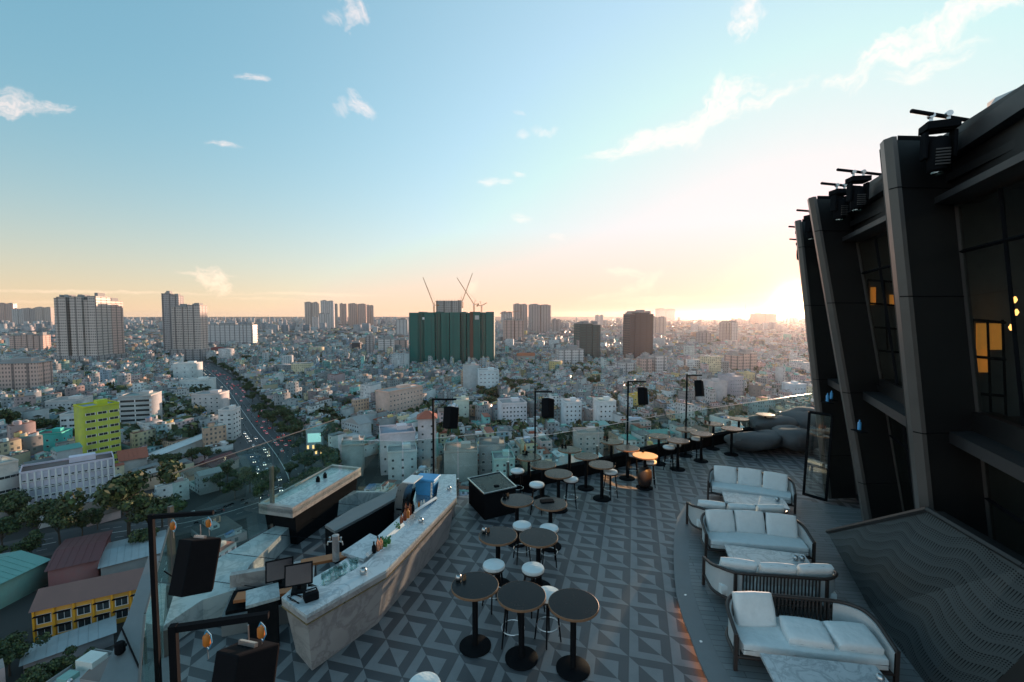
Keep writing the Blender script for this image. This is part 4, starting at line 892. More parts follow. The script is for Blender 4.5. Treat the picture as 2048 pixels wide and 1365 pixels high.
# ================= the city =================
def G(px, py): return P(px, py, GZ)
GP = Vector((0, 0, GZ))
b = MB(); b.poly([(-30000, -1500, GZ), (30000, -1500, GZ), (30000, 45000, GZ), (-30000, 45000, GZ)])
MT['earth'] = mat('city_ground', (.035, .037, .036), .9, 0, .4, .02); b.build('ground', MT['earth'])['kind'] = 'structure'
def citymat(name, wins=True):
    m, nt, b = newmat(name); at = N(nt, 'ShaderNodeVertexColor'); at.layer_name = 'Col'; uvn = N(nt, 'ShaderNodeUVMap'); uvn.uv_map = 'UVMap'
    s = N(nt, 'ShaderNodeSeparateXYZ', ins={0: uvn.outputs[0]}); u, v = s.outputs[0], s.outputs[1]
    tc = N(nt, 'ShaderNodeTexCoord'); no = N(nt, 'ShaderNodeTexNoise', ins={'Vector': tc.outputs['Object'], 'Scale': .25, 'Detail': 6.0, 'Roughness': .7})
    col = mix(nt, M_(nt, 'MULTIPLY', M_(nt, 'POWER', no.outputs[0], 2.0), 1.0), at.outputs[0], (.16, .16, .155))
    if wins:
        fu = M_(nt, 'FRACT', M_(nt, 'MULTIPLY', u, 1/2.9)); fv = M_(nt, 'FRACT', M_(nt, 'MULTIPLY', v, 1/3.4))
        w = M_(nt, 'MULTIPLY', M_(nt, 'LESS_THAN', M_(nt, 'ABSOLUTE', M_(nt, 'SUBTRACT', fu, .5)), .24), M_(nt, 'LESS_THAN', M_(nt, 'ABSOLUTE', M_(nt, 'SUBTRACT', fv, .52)), .24))
        w = M_(nt, 'MULTIPLY', w, M_(nt, 'GREATER_THAN', v, .01)); ce = N(nt, 'ShaderNodeCombineXYZ', ins={0: M_(nt, 'FLOOR', M_(nt, 'MULTIPLY', u, 1/2.9)), 1: M_(nt, 'FLOOR', M_(nt, 'MULTIPLY', v, 1/3.4))})
        wn = N(nt, 'ShaderNodeTexWhiteNoise', ins={0: ce.outputs[0]}); w = M_(nt, 'MULTIPLY', w, M_(nt, 'GREATER_THAN', wn.outputs[0], .22))
        col = mix(nt, M_(nt, 'MULTIPLY', w, .85), col, (.03, .04, .045))
        ln = M_(nt, 'MULTIPLY', M_(nt, 'LESS_THAN', fv, .05), M_(nt, 'GREATER_THAN', v, .01)); col = mix(nt, M_(nt, 'MULTIPLY', ln, .4), col, (.1, .1, .1))
        nt.links.new(M_(nt, 'MULTIPLY_ADD', w, -.55, .85), b.inputs['Roughness'])
    else: b.inputs['Roughness'].default_value = .8
    nt.links.new(col, b.inputs['Base Color']); return m
MT['city'] = citymat('city_walls'); MT['plainwall'] = citymat('house_walls', False)
WALLC = [(.72, .72, .70), (.66, .68, .68), (.55, .57, .57), (.42, .43, .43), (.3, .31, .31), (.62, .66, .62), (.25, .58, .52), (.42, .62, .66), (.72, .50, .48), (.74, .62, .40), (.70, .42, .28), (.42, .5, .6), (.75, .7, .68), (.25, .26, .27), (.72, .52, .2), (.3, .6, .52), (.6, .42, .42)]
WALLN = ['white', 'pale grey', 'light grey', 'grey', 'dark grey', 'pale green', 'aqua', 'pale blue', 'pale pink', 'cream', 'peach', 'dusty blue', 'off white', 'charcoal', 'ochre', 'mint green', 'rose']
WALLW = [16, 10, 9, 8, 7, 2.5, 2.5, 3, 9, 6, 5, 2, 9, 5, 2, 2, 4]
ROOFC = [(.3, .31, .31), (.42, .43, .43), (.16, .17, .17), (.30, .085, .05), (.09, .30, .27), (.6, .61, .6), (.2, .13, .1), (.1, .2, .38), (.22, .4, .36)]
ROOFN = ['grey concrete', 'pale concrete', 'dark', 'rust red', 'teal metal', 'white metal', 'brown', 'blue metal', 'pale teal']
ROOFW = [7, 4, 9, 9, 4, 4, 8, 1.5, 2]
class Mass:            # many plain boxes gathered as arrays
    def __init__(s): s.b = []
    def add(s, x, y, w, d, h, a, wc, rc, z=0.0, tilt=0.0): s.b.append((x, y, w, d, h, a, *wc, *rc, z, tilt))
    def build(s, name, m, loc=(0, 0, GZ)):
        A = np.array(s.b); n = len(A); x, y, w, d, h, a = A[:, :6].T; c, sn = np.cos(a), np.sin(a); V = np.zeros((n, 8, 3))
        for k, (p, q) in enumerate(((-1, -1), (1, -1), (1, 1), (-1, 1))):
            X = x+c*p*w/2-sn*q*d/2; Y = y+sn*p*w/2+c*q*d/2
            V[:, k, 0] = V[:, k+4, 0] = X; V[:, k, 1] = V[:, k+4, 1] = Y; V[:, k, 2] = A[:, 12]; V[:, k+4, 2] = A[:, 12]+h+(q > 0)*A[:, 13]
        F = np.array([[0, 1, 5, 4], [1, 2, 6, 5], [2, 3, 7, 6], [3, 0, 4, 7], [4, 5, 6, 7]])
        loops = (F[None]+np.arange(n)[:, None, None]*8).ravel(); me = bpy.data.meshes.new(name); me.vertices.add(n*8); me.vertices.foreach_set('co', V.ravel())
        me.loops.add(n*20); me.loops.foreach_set('vertex_index', loops); me.polygons.add(n*5); me.polygons.foreach_set('loop_start', np.arange(0, n*20, 4)); 
        UV = np.zeros((n, 5, 4, 2)); off = rng.random(n)*.6
        for k in range(4):
            L = w if k % 2 == 0 else d; UV[:, k, 1, 0] = UV[:, k, 2, 0] = np.round(L/2.9)*2.9; UV[:, k, 2, 1] = UV[:, k, 3, 1] = h; UV[:, k, :, 1] += .02
            UV[:, k, :, 0] += (np.arange(n)*2.9*7)[:, None] % 2900
        UV[:, 4] = -1; blank = rng.random((n, 2)) < .35; UV[blank[:, 0], 1] = -1; UV[blank[:, 1], 3] = -1
        C = np.ones((n, 5, 4, 4)); C[:, :4, :, :3] = A[:, None, None, 6:9]; C[:, 4, :, :3] = A[:, None, 9:12]
        me.update(calc_edges=True); me.uv_layers.new(name='UVMap').data.foreach_set('uv', UV.ravel()); me.color_attributes.new('Col', 'FLOAT_COLOR', 'CORNER').data.foreach_set('color', C.ravel())
        me.materials.append(m); me.validate(); o = bpy.data.objects.new(name, me); COL.objects.link(o); o.location = loc; return o
def boxobj(name, m, x, y, w, d, h, a, wc, rc, z=0.0, tilt=0.0, parent=None, loc=None, plain=False):
    mm = Mass(); mm.add(x, y, w, d, h, a, wc, rc, z, tilt); o = mm.build(name, m, loc or (0, 0, 0))
    if parent is not None: setp(o, parent)
    return o
# ---- roads ----
MT['asphalt'] = mat('asphalt', (.05, .055, .06), .75, 0, .25, .3); MT['paint'] = mat('road_paint', (.5, .5, .48), .7)
MT['kerb'] = mat('paving', (.085, .085, .085), .85)
AV = [Vector(G(x, y)) for x, y in ((372, 716), (396, 728), (424, 748), (452, 775), (480, 815), (512, 860), (545, 900), (575, 950), (590, 1010))]
a_ = AV[-1]+(AV[-1]-AV[-3]).normalized()*120; AV.append(a_)
AV[0:0] = [AV[0]+(AV[0]-AV[1]).normalized()*500]
CR = [Vector(G(x, y)) for x, y in ((-900, 1330), (-300, 1180), (80, 1092), (215, 1068), (400, 1040), (575, 985), (700, 930))]
def ribbon(name, path, w, z, m, kind=True):
    b = MB(); L, Rr = [], []
    for i, p in enumerate(path):
        d = (path[min(i+1, len(path)-1)]-path[max(i-1, 0)]); d.z = 0; d.normalize(); n = Vector((-d.y, d.x, 0)); L.append((p.x+n.x*w/2, p.y+n.y*w/2, z)); Rr.append((p.x-n.x*w/2, p.y-n.y*w/2, z))
    a, c = b.pts(L), b.pts(Rr)
    for i in range(len(path)-1): b.face((c[i], c[i+1], a[i+1], a[i]))
    o = b.build(name, m)
    if kind: o['kind'] = 'structure'
    return o
def smooth(path, n=6):
    out = []
    for i in range(len(path)-1):
        p0, p1, p2, p3 = path[max(i-1, 0)], path[i], path[i+1], path[min(i+2, len(path)-1)]
        for k in range(n):
            t = k/n; out.append(.5*((2*p1)+(p2-p0)*t+(2*p0-5*p1+4*p2-p3)*t*t+(3*p1-p0-3*p2+p3)*t**3))
    return out+[path[-1]]
AVS, CRS = smooth(AV), smooth(CR); AVW, CRW = 36, 21
ribbon('pavement', AVS, AVW+9, GZ+.03, MT['kerb']); ribbon('road', AVS, AVW, GZ+.06, MT['asphalt'])
ribbon('pavement', CRS, CRW+7, GZ+.10, MT['kerb']); ribbon('road', CRS, CRW, GZ+.14, MT['asphalt'])
def dashed(path, offs_, z, name):
    b = MB(); acc = 0
    for i in range(len(path)-1):
        d = path[i+1]-path[i]; d.z = 0; L = d.length; d.normalize(); n = Vector((-d.y, d.x, 0)); k = 0
        while k < L-4:
            for o in offs_:
                p = path[i]+d*k+n*o; e = p+d*(3.2 if o else L); w_ = n*(.12 if o else .25)
                if o == 0 and k > 0: continue
                b.poly([(p.x-w_.x, p.y-w_.y, z), (e.x-w_.x, e.y-w_.y, z), (e.x+w_.x, e.y+w_.y, z), (p.x+w_.x, p.y+w_.y, z)])
            k += 8
    o = b.build(name, MT['paint']); o['kind'] = 'structure'
dashed(AVS, (0, -6, -12, 6, 12), GZ+.1, 'road_marking'); dashed(CRS, (0, -6, 6), GZ+.18, 'road_marking')
def dist_path(x, y, path):
    best = 1e9
    for p, q in zip(path, path[1:]):
        dx, dy = q.x-p.x, q.y-p.y; L = dx*dx+dy*dy; t = 0 if L == 0 else max(0, min(1, ((x-p.x)*dx+(y-p.y)*dy)/L)); best = min(best, math.hypot(x-p.x-t*dx, y-p.y-t*dy))
    return best
# ---- landmark buildings ----
CK = .22
OCC = []      # occupied rectangles: x, y, half sizes, angle
LM = []       # landmark names for labels
winmesh = {}
def window(parent, x, y, z, w, h, a, m='dark'):
    """one window: frame + pane, shared mesh data, scaled"""
    if m not in winmesh:
        b = MB(); b.box(0, .03, 0, 1, .06, 1); b.m = [0]*len(b.m); n0 = len(b.f)
        b.poly([(-.43, -.012, .06), (.43, -.012, .06), (.43, -.012, .94), (-.43, -.012, .94)], 1); b.poly([(-.015, -.02, .06), (.015, -.02, .06), (.015, -.02, .94), (-.015, -.02, .94)], 0)
        o = b.build('window', [MT['white'] if m != 'lit' else MT['white'], MT['pane'] if m == 'dark' else MT['litpane']]); winmesh[m] = o.data; bpy.data.objects.remove(o)
    o = bpy.data.objects.new('window', winmesh[m]); COL.objects.link(o); setp(o, parent); o.location = (x, y, z); o.scale = (w, 1, h); o.rotation_euler.z = a; return o
MT['pane'] = mat('window_pane', (.03, .04, .045), .15); MT['litpane'] = mat('lit_window', (1, .55, .2), .5, emit=1.2)
def stripes(name, colA, colB, fh=5.2, fw=3.2, band=.45, vert=0.5, rough=.5):
    """facade with floor slabs, window bays; real paint colours"""
    m, nt, b = newmat(name); uvn = N(nt, 'ShaderNodeUVMap'); uvn.uv_map = 'UVMap'; s = N(nt, 'ShaderNodeSeparateXYZ', ins={0: uvn.outputs[0]}); u, v = s.outputs[0], s.outputs[1]
    fu = M_(nt, 'FRACT', M_(nt, 'MULTIPLY', u, 1/fw)); fv = M_(nt, 'FRACT', M_(nt, 'MULTIPLY', v, 1/fh)); ok = M_(nt, 'GREATER_THAN', v, .01)
    w = M_(nt, 'MULTIPLY', M_(nt, 'LESS_THAN', M_(nt, 'ABSOLUTE', M_(nt, 'SUBTRACT', fu, .5)), vert/2), M_(nt, 'LESS_THAN', M_(nt, 'ABSOLUTE', M_(nt, 'SUBTRACT', fv, .5)), band/2)); w = M_(nt, 'MULTIPLY', w, ok)
    ce = N(nt, 'ShaderNodeCombineXYZ', ins={0: M_(nt, 'FLOOR', M_(nt, 'MULTIPLY', u, 1/fw)), 1: M_(nt, 'FLOOR', M_(nt, 'MULTIPLY', v, 1/fh))}); wn = N(nt, 'ShaderNodeTexWhiteNoise', ins={0: ce.outputs[0]})
    ba = M_(nt, 'FRACT', M_(nt, 'MULTIPLY', u, 1/15.0)); dk = M_(nt, 'MULTIPLY', M_(nt, 'LESS_THAN', ba, .2), ok)
    c = mix(nt, M_(nt, 'MULTIPLY', w, M_(nt, 'MULTIPLY_ADD', wn.outputs[0], .3, .7)), colA, colB); c = mix(nt, M_(nt, 'MULTIPLY', dk, .75), c, colB)
    tc = N(nt, 'ShaderNodeTexCoord'); no = N(nt, 'ShaderNodeTexNoise', ins={'Vector': tc.outputs['Object'], 'Scale': .12, 'Detail': 5.0}); c = mix(nt, M_(nt, 'MULTIPLY', no.outputs[0], .35), c, tuple(q*.6 for q in colA))
    nt.links.new(c, b.inputs['Base Color']); nt.links.new(M_(nt, 'MULTIPLY_ADD', w, -.5, .8), b.inputs['Roughness']); return m
MT['apt'] = stripes('apartment_facade', (.62, .54, .50), (.05, .05, .06), band=.5, vert=.62)
MT['apt2'] = stripes('white_block_facade', (.68, .66, .66), (.06, .07, .08), band=.5, vert=.55)
MT['aptpink'] = stripes('pink_block_facade', (.68, .48, .42), (.06, .06, .07), band=.5, vert=.5)
MT['aptgrey'] = stripes('grey_block_facade', (.46, .43, .43), (.05, .055, .065), band=.6, vert=.5)
MT['darktower'] = stripes('dark_glass_facade', (.05, .07, .095), (.03, .035, .04), band=.6, vert=.9)
MT['tealtower'] = stripes('teal_glass_facade', (.05, .12, .13), (.02, .05, .055), band=.7, vert=.9)
MT['net'] = stripes('green_safety_net', (.006, .13, .115), (.004, .085, .078), fh=3.4, fw=6, band=.25, vert=.95)
MT['netdark'] = stripes('green_net_with_openings', (.02, .12, .095), (.03, .04, .04), fh=3.4, fw=2.2, band=.5, vert=.5)
MT['concframe'] = stripes('bare_concrete_frame', (.42, .4, .38), (.06, .06, .06), fh=3.6, fw=4, band=.6, vert=.6)
MT['roofm'] = mat('flat_roof', (.3, .3, .3), .85, 0, .4, .1)
MT['maroon'] = mat('maroon_metal_roof', (.115, .03, .032), .6, 0, .25, .3); MT['tealroof'] = mat('teal_metal_roof', (.12, .30, .27), .5, 0, .2, .2); MT['tiles'] = mat('brown_tile_roof', (.2, .11, .095), .8, 0, .35, .6, .5, 3); MT['steelroof'] = mat('grey_metal_roof', (.3, .35, .37), .5, 0, .25, .3)
MT['redtile'] = mat('red_tile_roof', (.36, .1, .06), .8, 0, .3, .8)
def occ(x, y, w, d, a, pad=3): OCC.append((x, y, w/2+pad, d/2+pad, a))
CORR = []     # view corridors kept free of taller ordinary houses: x0, x1, y limit, distance
def frame_of(x0, x1, yb, depth, yaw, yt=None):
    """facade from photo columns x0..x1 standing on the ground at photo row yb (or left, right rows)"""
    if yt:      # columns were read at the roof line: bring them down to the foot
        Y_ = G(x0, sum(yb)/2 if isinstance(yb, tuple) else yb).y; zt_ = PY(1024, yt, Y_).z; f_ = (Y_*CP+(HC-zt_)*SP)/(Y_*CP+(HC-GZ)*SP); x0, x1 = 1024+(x0-1024)*f_, 1024+(x1-1024)*f_
    if isinstance(yb, tuple): a, c = G(x0, yb[0]), G(x1, yb[1]); yaw = math.atan2(c.y-a.y, c.x-a.x)
    else:
        a, c = G(x0, yb), G(x1, yb)
        if x0 < 1024: yaw = abs(yaw)
    m = (a+c)/2; w = (c-a).length*(.94 if not isinstance(yb, tuple) and abs(yaw) > .2 else 1); cs, sn = math.cos(yaw), math.sin(yaw)
    return Vector((m.x-sn*depth/2, m.y+cs*depth/2, 0)), w, m, yaw
def height_to(m, yt): return PY(1024, yt, m.y).z-GZ
def uvbox(b, x, y, w, d, h, a, z=0, m=0, mt=1, o=0):
    c, n = math.cos(a), math.sin(a); q = [(x+c*p*w/2-n*r*d/2, y+n*p*w/2+c*r*d/2) for p, r in ((-1, -1), (1, -1), (1, 1), (-1, 1))]
    lo = b.pts([(*k, z) for k in q]); hi = b.pts([(*k, z+h) for k in q])
    for i in range(4):
        j = (i+1) % 4; L = w if i % 2 == 0 else d; b.face((lo[i], lo[j], hi[j], hi[i]), m, False, [(o, z+.02), (o+L, z+.02), (o+L, z+h), (o, z+h)])
    b.face(hi, mt, False, [(-1, -1)]*4); return b
def tower(name, label, cat, x0, x1, yb, yt, depth, yaw, fm, segs=None, podium=0, crown=True, trim=None):
    c, w, m, yaw = frame_of(x0, x1, yb, depth, yaw, yt); ym = sum(yb)/2 if isinstance(yb, tuple) else yb; h = height_to(m, yt); CORR.append((x0-3, x1+3, ym-(ym-yt)*CK, m.y)); t = thing(name, label, cat, (c.x, c.y, GZ), yaw); occ(c.x, c.y, w, depth, yaw)
    segs = segs or [(0, 1, 1, 0)]
    for (u0, u1, hh, off) in segs:     # along the width, relative height, forward offset
        b = MB(); uvbox(b, (u0+u1)/2*w-w/2, -off, (u1-u0)*w-.02, depth, h*hh, 0, 0, 0, 1, random.random()*40); wl = b.build('wall', [MT[fm], MT['roofm']], t)
        if crown:
            x = (u0+u1)/2*w-w/2; ww = (u1-u0)*w
            b = MB(); b.box(x, -off, h*hh+.01, ww*1.04, depth*1.04, .9); b.build('parapet', MT[trim] if trim else MT['roofm'], wl)
            b = MB(); b.box(x+ww*.1, -off, h*hh+.92, ww*.4, depth*.5, 4+random.random()*3); b.box(x-ww*.25, -off+depth*.1, h*hh+.92, ww*.2, depth*.4, 3); b.build('rooftop_room', MT['roofm'], wl)
    if podium: b = MB(); uvbox(b, 0, -depth*.08, w*1.12, depth*1.25, podium, 0, 0, 0, 1); b.build('podium', [MT['aptgrey'], MT['roofm']], t)
    LM.append((name, label, m.x, m.y)); return t, c, w, h
def addwins(t, w, h, depth, cols, rows, z0=2.5, ww=1.6, wh=1.5, side=True, m='dark', skip=0, x0=0):
    fh = (h-z0-1)/rows
    for r in range(rows):
        for k in range(cols):
            if random.random() < skip: continue
            window(t, x0+(k+.5)/cols*w-w/2, -depth/2-.01, z0+r*fh+.4, ww, wh, 0, m)
# distant and mid towers
tower('apartment_tower', 'broad pale apartment tower with dark vertical bays at the far left', 'tower', 113, 187, 737, 593, 40, R(10), 'apt', [(0, .08, .97, 0), (.08, .3, .985, 2), (.33, .36, .95, -3), (.38, .66, .99, 2), (.68, .78, .95, -1), (.8, 1, 1, 1)], podium=24)
tower('apartment_tower', 'narrower ribbed tower attached right of the broad pale one', 'tower', 197, 219, 732, 600, 40, R(10), 'aptpink', [(0, .45, 1, 0), (.5, 1, .98, 3)], podium=22)
tower('apartment_tower', 'tall slim tower with rounded top floors beside the avenue', 'tower', 324, 356, 712, 588, 30, R(-15), 'aptgrey', [(0, .5, 1, 0), (.52, 1, .97, 2)])
tower('apartment_tower', 'shorter warm white tower on a podium right beside the avenue', 'tower', 345, 397, 722, 611, 34, R(-10), 'apt', [(0, .55, .97, 0), (.57, 1, 1, 1)], podium=26)
tower('apartment_block', 'long white grid slab block right of the avenue towers', 'apartment block', 402, 506, 697, 650, 25, R(0), 'apt2', [(0, .8, 1, 0), (.82, 1, 1, 2)])
tower('apartment_block', 'pinkish ten storey block far left below the broad tower', 'apartment block', 24, 80, 712, 670, 30, R(-18), 'aptpink', [(0, .35, .96, 0), (.37, .7, 1, 1), (.72, 1, .96, 0)])
tower('office_block', 'pale office block with dark windows cut by the left edge', 'office block', -20, 66, 790, 728, 30, R(-18), 'aptpink')
for i, (x0, x1, yt, yb, l) in enumerate(((-6, 24, 607, 652, 'farthest left tower on the skyline, cut by the photo edge'), (26, 46, 618, 652, 'second pale skyline tower from the left edge'), (48, 70, 617, 652, 'third skyline tower from the left edge'), (72, 99, 615, 652, 'fourth skyline tower, just left of the broad apartment tower'),
    (609, 636, 605, 657, 'leftmost of the tall skyline cluster left of the green netted block'), (641, 667, 602, 660, 'tallest tower of the skyline cluster'), (667, 675, 608, 656, 'thin tower behind the tallest of the cluster'), (679, 693, 608, 652, 'slim tower in the middle of the skyline cluster'), (696, 732, 608, 655, 'wide ribbed tower right in the skyline cluster'), (733, 747, 611, 654, 'narrow tower at the right end of the skyline cluster'),
    (624, 637, 634, 662, 'low blue grey block in front of the skyline cluster'), (638, 661, 628, 663, 'low white block in front of the tallest cluster tower'),
    (1028, 1056, 609, 668, 'left part of the large grey tower pair right of the green block'), (1058, 1104, 610, 670, 'right part of the large grey tower pair right of the green block'), (1008, 1050, 641, 690, 'lower white ribbed block before the grey tower pair'), (1005, 1026, 625, 668, 'narrow tower between green block and grey towers'), (1106, 1122, 640, 672, 'orange tinted block right of the grey towers'),
    (1309, 1354, 618, 642, 'pale ribbed block on the horizon behind the dark tower'), (1296, 1333, 635, 675, 'brown block directly behind the dark tower'), (1449, 1462, 646, 690, 'left half of the slim twin tower near the sun'), (1463, 1477, 645, 690, 'right half of the slim twin tower near the sun'), (1402, 1424, 666, 694, 'small white tower left of the slim twin tower'), (1500, 1560, 628, 650, 'wide hazy block under the sun glow'), (1190, 1207, 631, 655, 'pale blue tower on the horizon behind the teal tower'))):
    tower('apartment_tower' if yb-yt > 30 else 'apartment_block', l, 'tower', x0, x1, yb, yt, 30 if yb > 660 else 45, R(random.choice((-25, -12, 8, 15))), random.choice(('apt2', 'aptgrey', 'apt', 'aptpink')), [(0, .48, 1, 0), (.52, 1, .985, 2)])
t, c, w, h = tower('netted_building', 'huge building under construction wrapped in dark green safety net', 'building', 818, 988, 735, 624, 50, R(0), 'net', [(0, .11, .985, 0), (.11, .17, 1, -1), (.175, .3, .99, 0), (.31, .37, 1, -1), (.375, .47, .985, 0), (.48, .6, .99, 2), (.615, .67, 1, 0), (.68, .72, .98, -2), (.725, .84, 1, 1), (.85, .9, .99, 0), (.905, 1, 1, 1)], crown=False)
for u in (.14, .34, .64, .875): b = MB(); uvbox(b, u*w-w/2, -25.6, w*.035, 1, h*.97, 0); b.build('window_strip', [MT['netdark'], MT['roofm']], t)
b = MB(); b.box(.16*w-w/2, -25.7, h*.86, 7, .6, 4.5); b.build('banner', MT['white'], t); b = MB(); b.box(.8*w-w/2, -27, h*.86, 8, .6, 8); b.build('banner', MT['weave'], t)
MT['hoistm'] = mat('rusty_hoist', (.13, .06, .04), .8); b = MB(); b.box(.735*w-w/2, -27.5, 0, 6, 3, h); b.build('hoist_tower', MT['hoistm'], t)
cc = Vector(t.location)
t2 = thing('concrete_tower', 'bare concrete tower core rising behind the green netted building', 'building', (PY(900, 700, cc.y+35).x, cc.y+35, GZ), 0, None); hh = PY(900, 602, cc.y+30).z-GZ
b = MB(); uvbox(b, 0, 0, 52, 24, hh, 0); b.build('frame', [MT['concframe'], MT['roofm']], t2)
b = MB()
for k in range(9): b.box(-24+k*6, -10, hh+.01, .5, .5, 4)
b.build('starter_column', MT['roofm'], t2)
MT['crane'] = mat('crane_steel', (.35, .16, .06), .6)
def crane(px, yb, tipx, tipy, Y, lab):
    p = PY(px, yb, Y); q = PY(tipx, tipy, Y+6); t = thing('tower_crane', lab, 'crane', (p.x, p.y, p.z-14), 0, 'luffing cranes above the green netted building'); O = Vector(t.location)
    b = MB()
    for sx in (-1, 1):
        for sy in (-1, 1): b.tube([(sx, sy, 0), (sx, sy, 14)], .35, 4)
    for k in range(6): s = (-1)**k; b.tube([(-s, -1, k*2.4), (s, -1, k*2.4+2.4)], .22, 4); b.tube([(-s, 1, k*2.4), (s, 1, k*2.4+2.4)], .22, 4)
    b.build('mast', MT['crane'], t); J = q-O; B0_ = Vector((0, 0, 15)); d = J-B0_; b = MB()
    s = Vector((0, 1, 0)); up = d.normalized().cross(s).normalized()
    ch = [s*.7-up*.6, -s*.7-up*.6, up*.8]
    for k in ch: b.tube([B0_+k, J+k*.3], .3, 4)
    for k in range(20):
        f0, f1 = k/20, (k+1)/20; A, B = ch[k % 3], ch[(k+1) % 3]; b.tube([B0_+d*f0+A*(1-.7*f0), B0_+d*f1+B*(1-.7*f1)], .16, 4)
    b.build('jib', MT['crane'], t); g = -1 if d.x > 0 else 1
    b = MB(); b.tube([B0_, B0_+Vector((g*9, 0, .6))], .6, 4); b.box(g*8.5, 0, 13.5, 3, 2.2, 2.6); b.build('counter_jib', MT['crane'], t)
    b = MB(); b.tube([B0_, B0_+Vector((g*3, 0, 9))], .35, 4); b.tube([B0_+Vector((g*3, 0, 9)), B0_+d*.75], .1, 3); b.tube([B0_+Vector((g*3, 0, 9)), B0_+Vector((g*9, 0, .6))], .12, 3); b.build('a_frame', MT['crane'], t)
    b = MB(); b.box(-g*1.6, -1.4, 13, 1.6, 1.6, 2.2); b.build('cab', MT['white'], t)
cy = cc.y
crane(868, 612, 846, 555, cy+5, 'leftmost luffing crane, boom leaning left above the green netting'); crane(925, 603, 945, 547, cy+30, 'crane behind the concrete core with boom leaning right')
crane(948, 610, 914, 556, cy-5, 'crane with long boom leaning left, crossing another boom'); crane(963, 613, 974, 606, cy+5, 'rightmost small crane with its short boom nearly level')
crane(1006, 628, 1040, 622, cy+700, 'distant crane right of the green netted building')
tower('office_tower', 'dark grey office tower, tallest right of centre', 'tower', 1257, 1311, 724, 626, 34, R(12), 'darktower', [(0, .2, .97, 0), (.2, .8, 1, 2), (.8, 1, .97, 0)])
tower('office_tower', 'dark teal glass tower left of the tallest dark tower', 'tower', 1157, 1204, 728, 648, 32, R(15), 'tealtower', [(0, .6, 1, 0), (.62, 1, .97, 1)])
tower('office_block', 'grey slab stuck on the left front of the teal tower', 'office block', 1157, 1182, 728, 682, 14, R(15), 'aptgrey')
tower('office_block', 'white gridded office block left of the green netted building', 'office block', 757, 787, 716, 679, 24, R(10), 'apt2'); tower('office_block', 'pink white gridded wing touching the green netted building', 'office block', 789, 815, 708, 681, 22, R(10), 'aptpink')
tower('office_block', 'narrow blue grey block left of the white gridded office', 'office block', 733, 745, 716, 672, 26, R(8), 'aptgrey'); tower('apartment_block', 'pale blue pink apartment block behind the gridded office', 'apartment block', 792, 815, 678, 640, 25, R(8), 'apt2')
tower('office_block', 'low dark blue block in front of the grey slab', 'office block', 704, 720, 712, 686, 20, R(5), 'darktower'); tower('hospital', 'white many windowed hospital block with stepped roof', 'hospital', 1118, 1168, 735, 700, 30, R(8), 'apt2')
tower('office_block', 'pale pink office block on the right half, wide with side wing', 'office block', 1468, 1520, 748, 708, 30, R(15), 'aptpink', [(0, .3, .9, 0), (.32, 1, 1, 0)]); tower('apartment_block', 'white block with blank side below the sofa end of the dark tower', 'apartment block', 1312, 1335, 752, 713, 20, R(12), 'apt2')
tower('apartment_block', 'plain white block left of the one with blank side', 'apartment block', 1283, 1306, 752, 718, 20, R(12), 'aptpink'); tower('office_block', 'small white block with horizontal bands', 'office block', 1240, 1274, 753, 727, 22, R(15), 'apt2')
# mid ground buildings with windows of their own
def house(name, label, cat, x0, x1, yb, yt, depth, yaw, wc, rc, cols, rows, roof='flat', ww=1.5, wh=1.5, group=None, lit=0, sidecols=0):
    c, w, m, yaw = frame_of(x0, x1, yb, depth, yaw, yt); ym = sum(yb)/2 if isinstance(yb, tuple) else yb; h = height_to(m, yt); CORR.append((x0-3, x1+3, ym-(ym-yt)*CK, m.y)); t = thing(name, label, cat, (c.x, c.y, GZ), yaw, group); occ(c.x, c.y, w, depth, yaw, 1.5)
    boxobj('wall', MT['plainwall'], 0, 0, w, depth, h, 0, wc, rc, parent=t)
    if cols:
        addwins(t, w, h, depth, cols, rows, 1.2, ww, wh)
        for r in range(rows):
            for k in range(sidecols):
                s = -1 if c.x > 0 else 1; window(t, s*(w/2+.01), (k+.5)/sidecols*depth-depth/2, 1.6+r*(h-2.2)/rows, ww, wh, s*PI/2)
    b = MB()
    if roof == 'flat':
        for X, Y, sx, sy in ((0, -depth/2, w+.3, .3), (0, depth/2, w+.3, .3), (-w/2, 0, .3, depth-.31), (w/2, 0, .3, depth-.31)): b.box(X, Y, h+.003, sx, sy, 1.0)
        b.build('parapet', [wallmat(wc)], t); b = MB(); b.box(w*.15, depth*.1, h+.004, w*.3, depth*.35, 2.8); b.build('rooftop_room', wallmat(wc), t)
    elif roof == 'gable':
        o = .8; v = b.pts([(-w/2-o, -depth/2-o, h), (w/2+o, -depth/2-o, h), (w/2+o, 0, h+depth*.28), (-w/2-o, 0, h+depth*.28), (-w/2-o, depth/2+o, h), (w/2+o, depth/2+o, h)])
        for q in ((0, 1, 2, 3), (3, 2, 5, 4), (0, 3, 4), (1, 5, 2)): b.face([v[k] for k in q])
        b.build('roof', rc if not isinstance(rc, tuple) else wallmat(rc), t)
    elif roof == 'hip':
        o = .9; v = b.pts([(-w/2-o, -depth/2-o, h), (w/2+o, -depth/2-o, h), (w/2+o, depth/2+o, h), (-w/2-o, depth/2+o, h), (-w*.1, 0, h+min(w, depth)*.35), (w*.1, 0, h+min(w, depth)*.35)])
        for q in ((0, 1, 5, 4), (1, 2, 5), (2, 3, 4, 5), (3, 0, 4)): b.face([v[k] for k in q])
        b.build('roof', wallmat(rc), t)
    LM.append((name, label, m.x, m.y)); return t, c, w, h
_wm = {}
def wallmat(c):
    if c not in _wm: _wm[c] = mat('paint_%d' % len(_wm), c, .75, 0, .2, .3)
    return _wm[c]
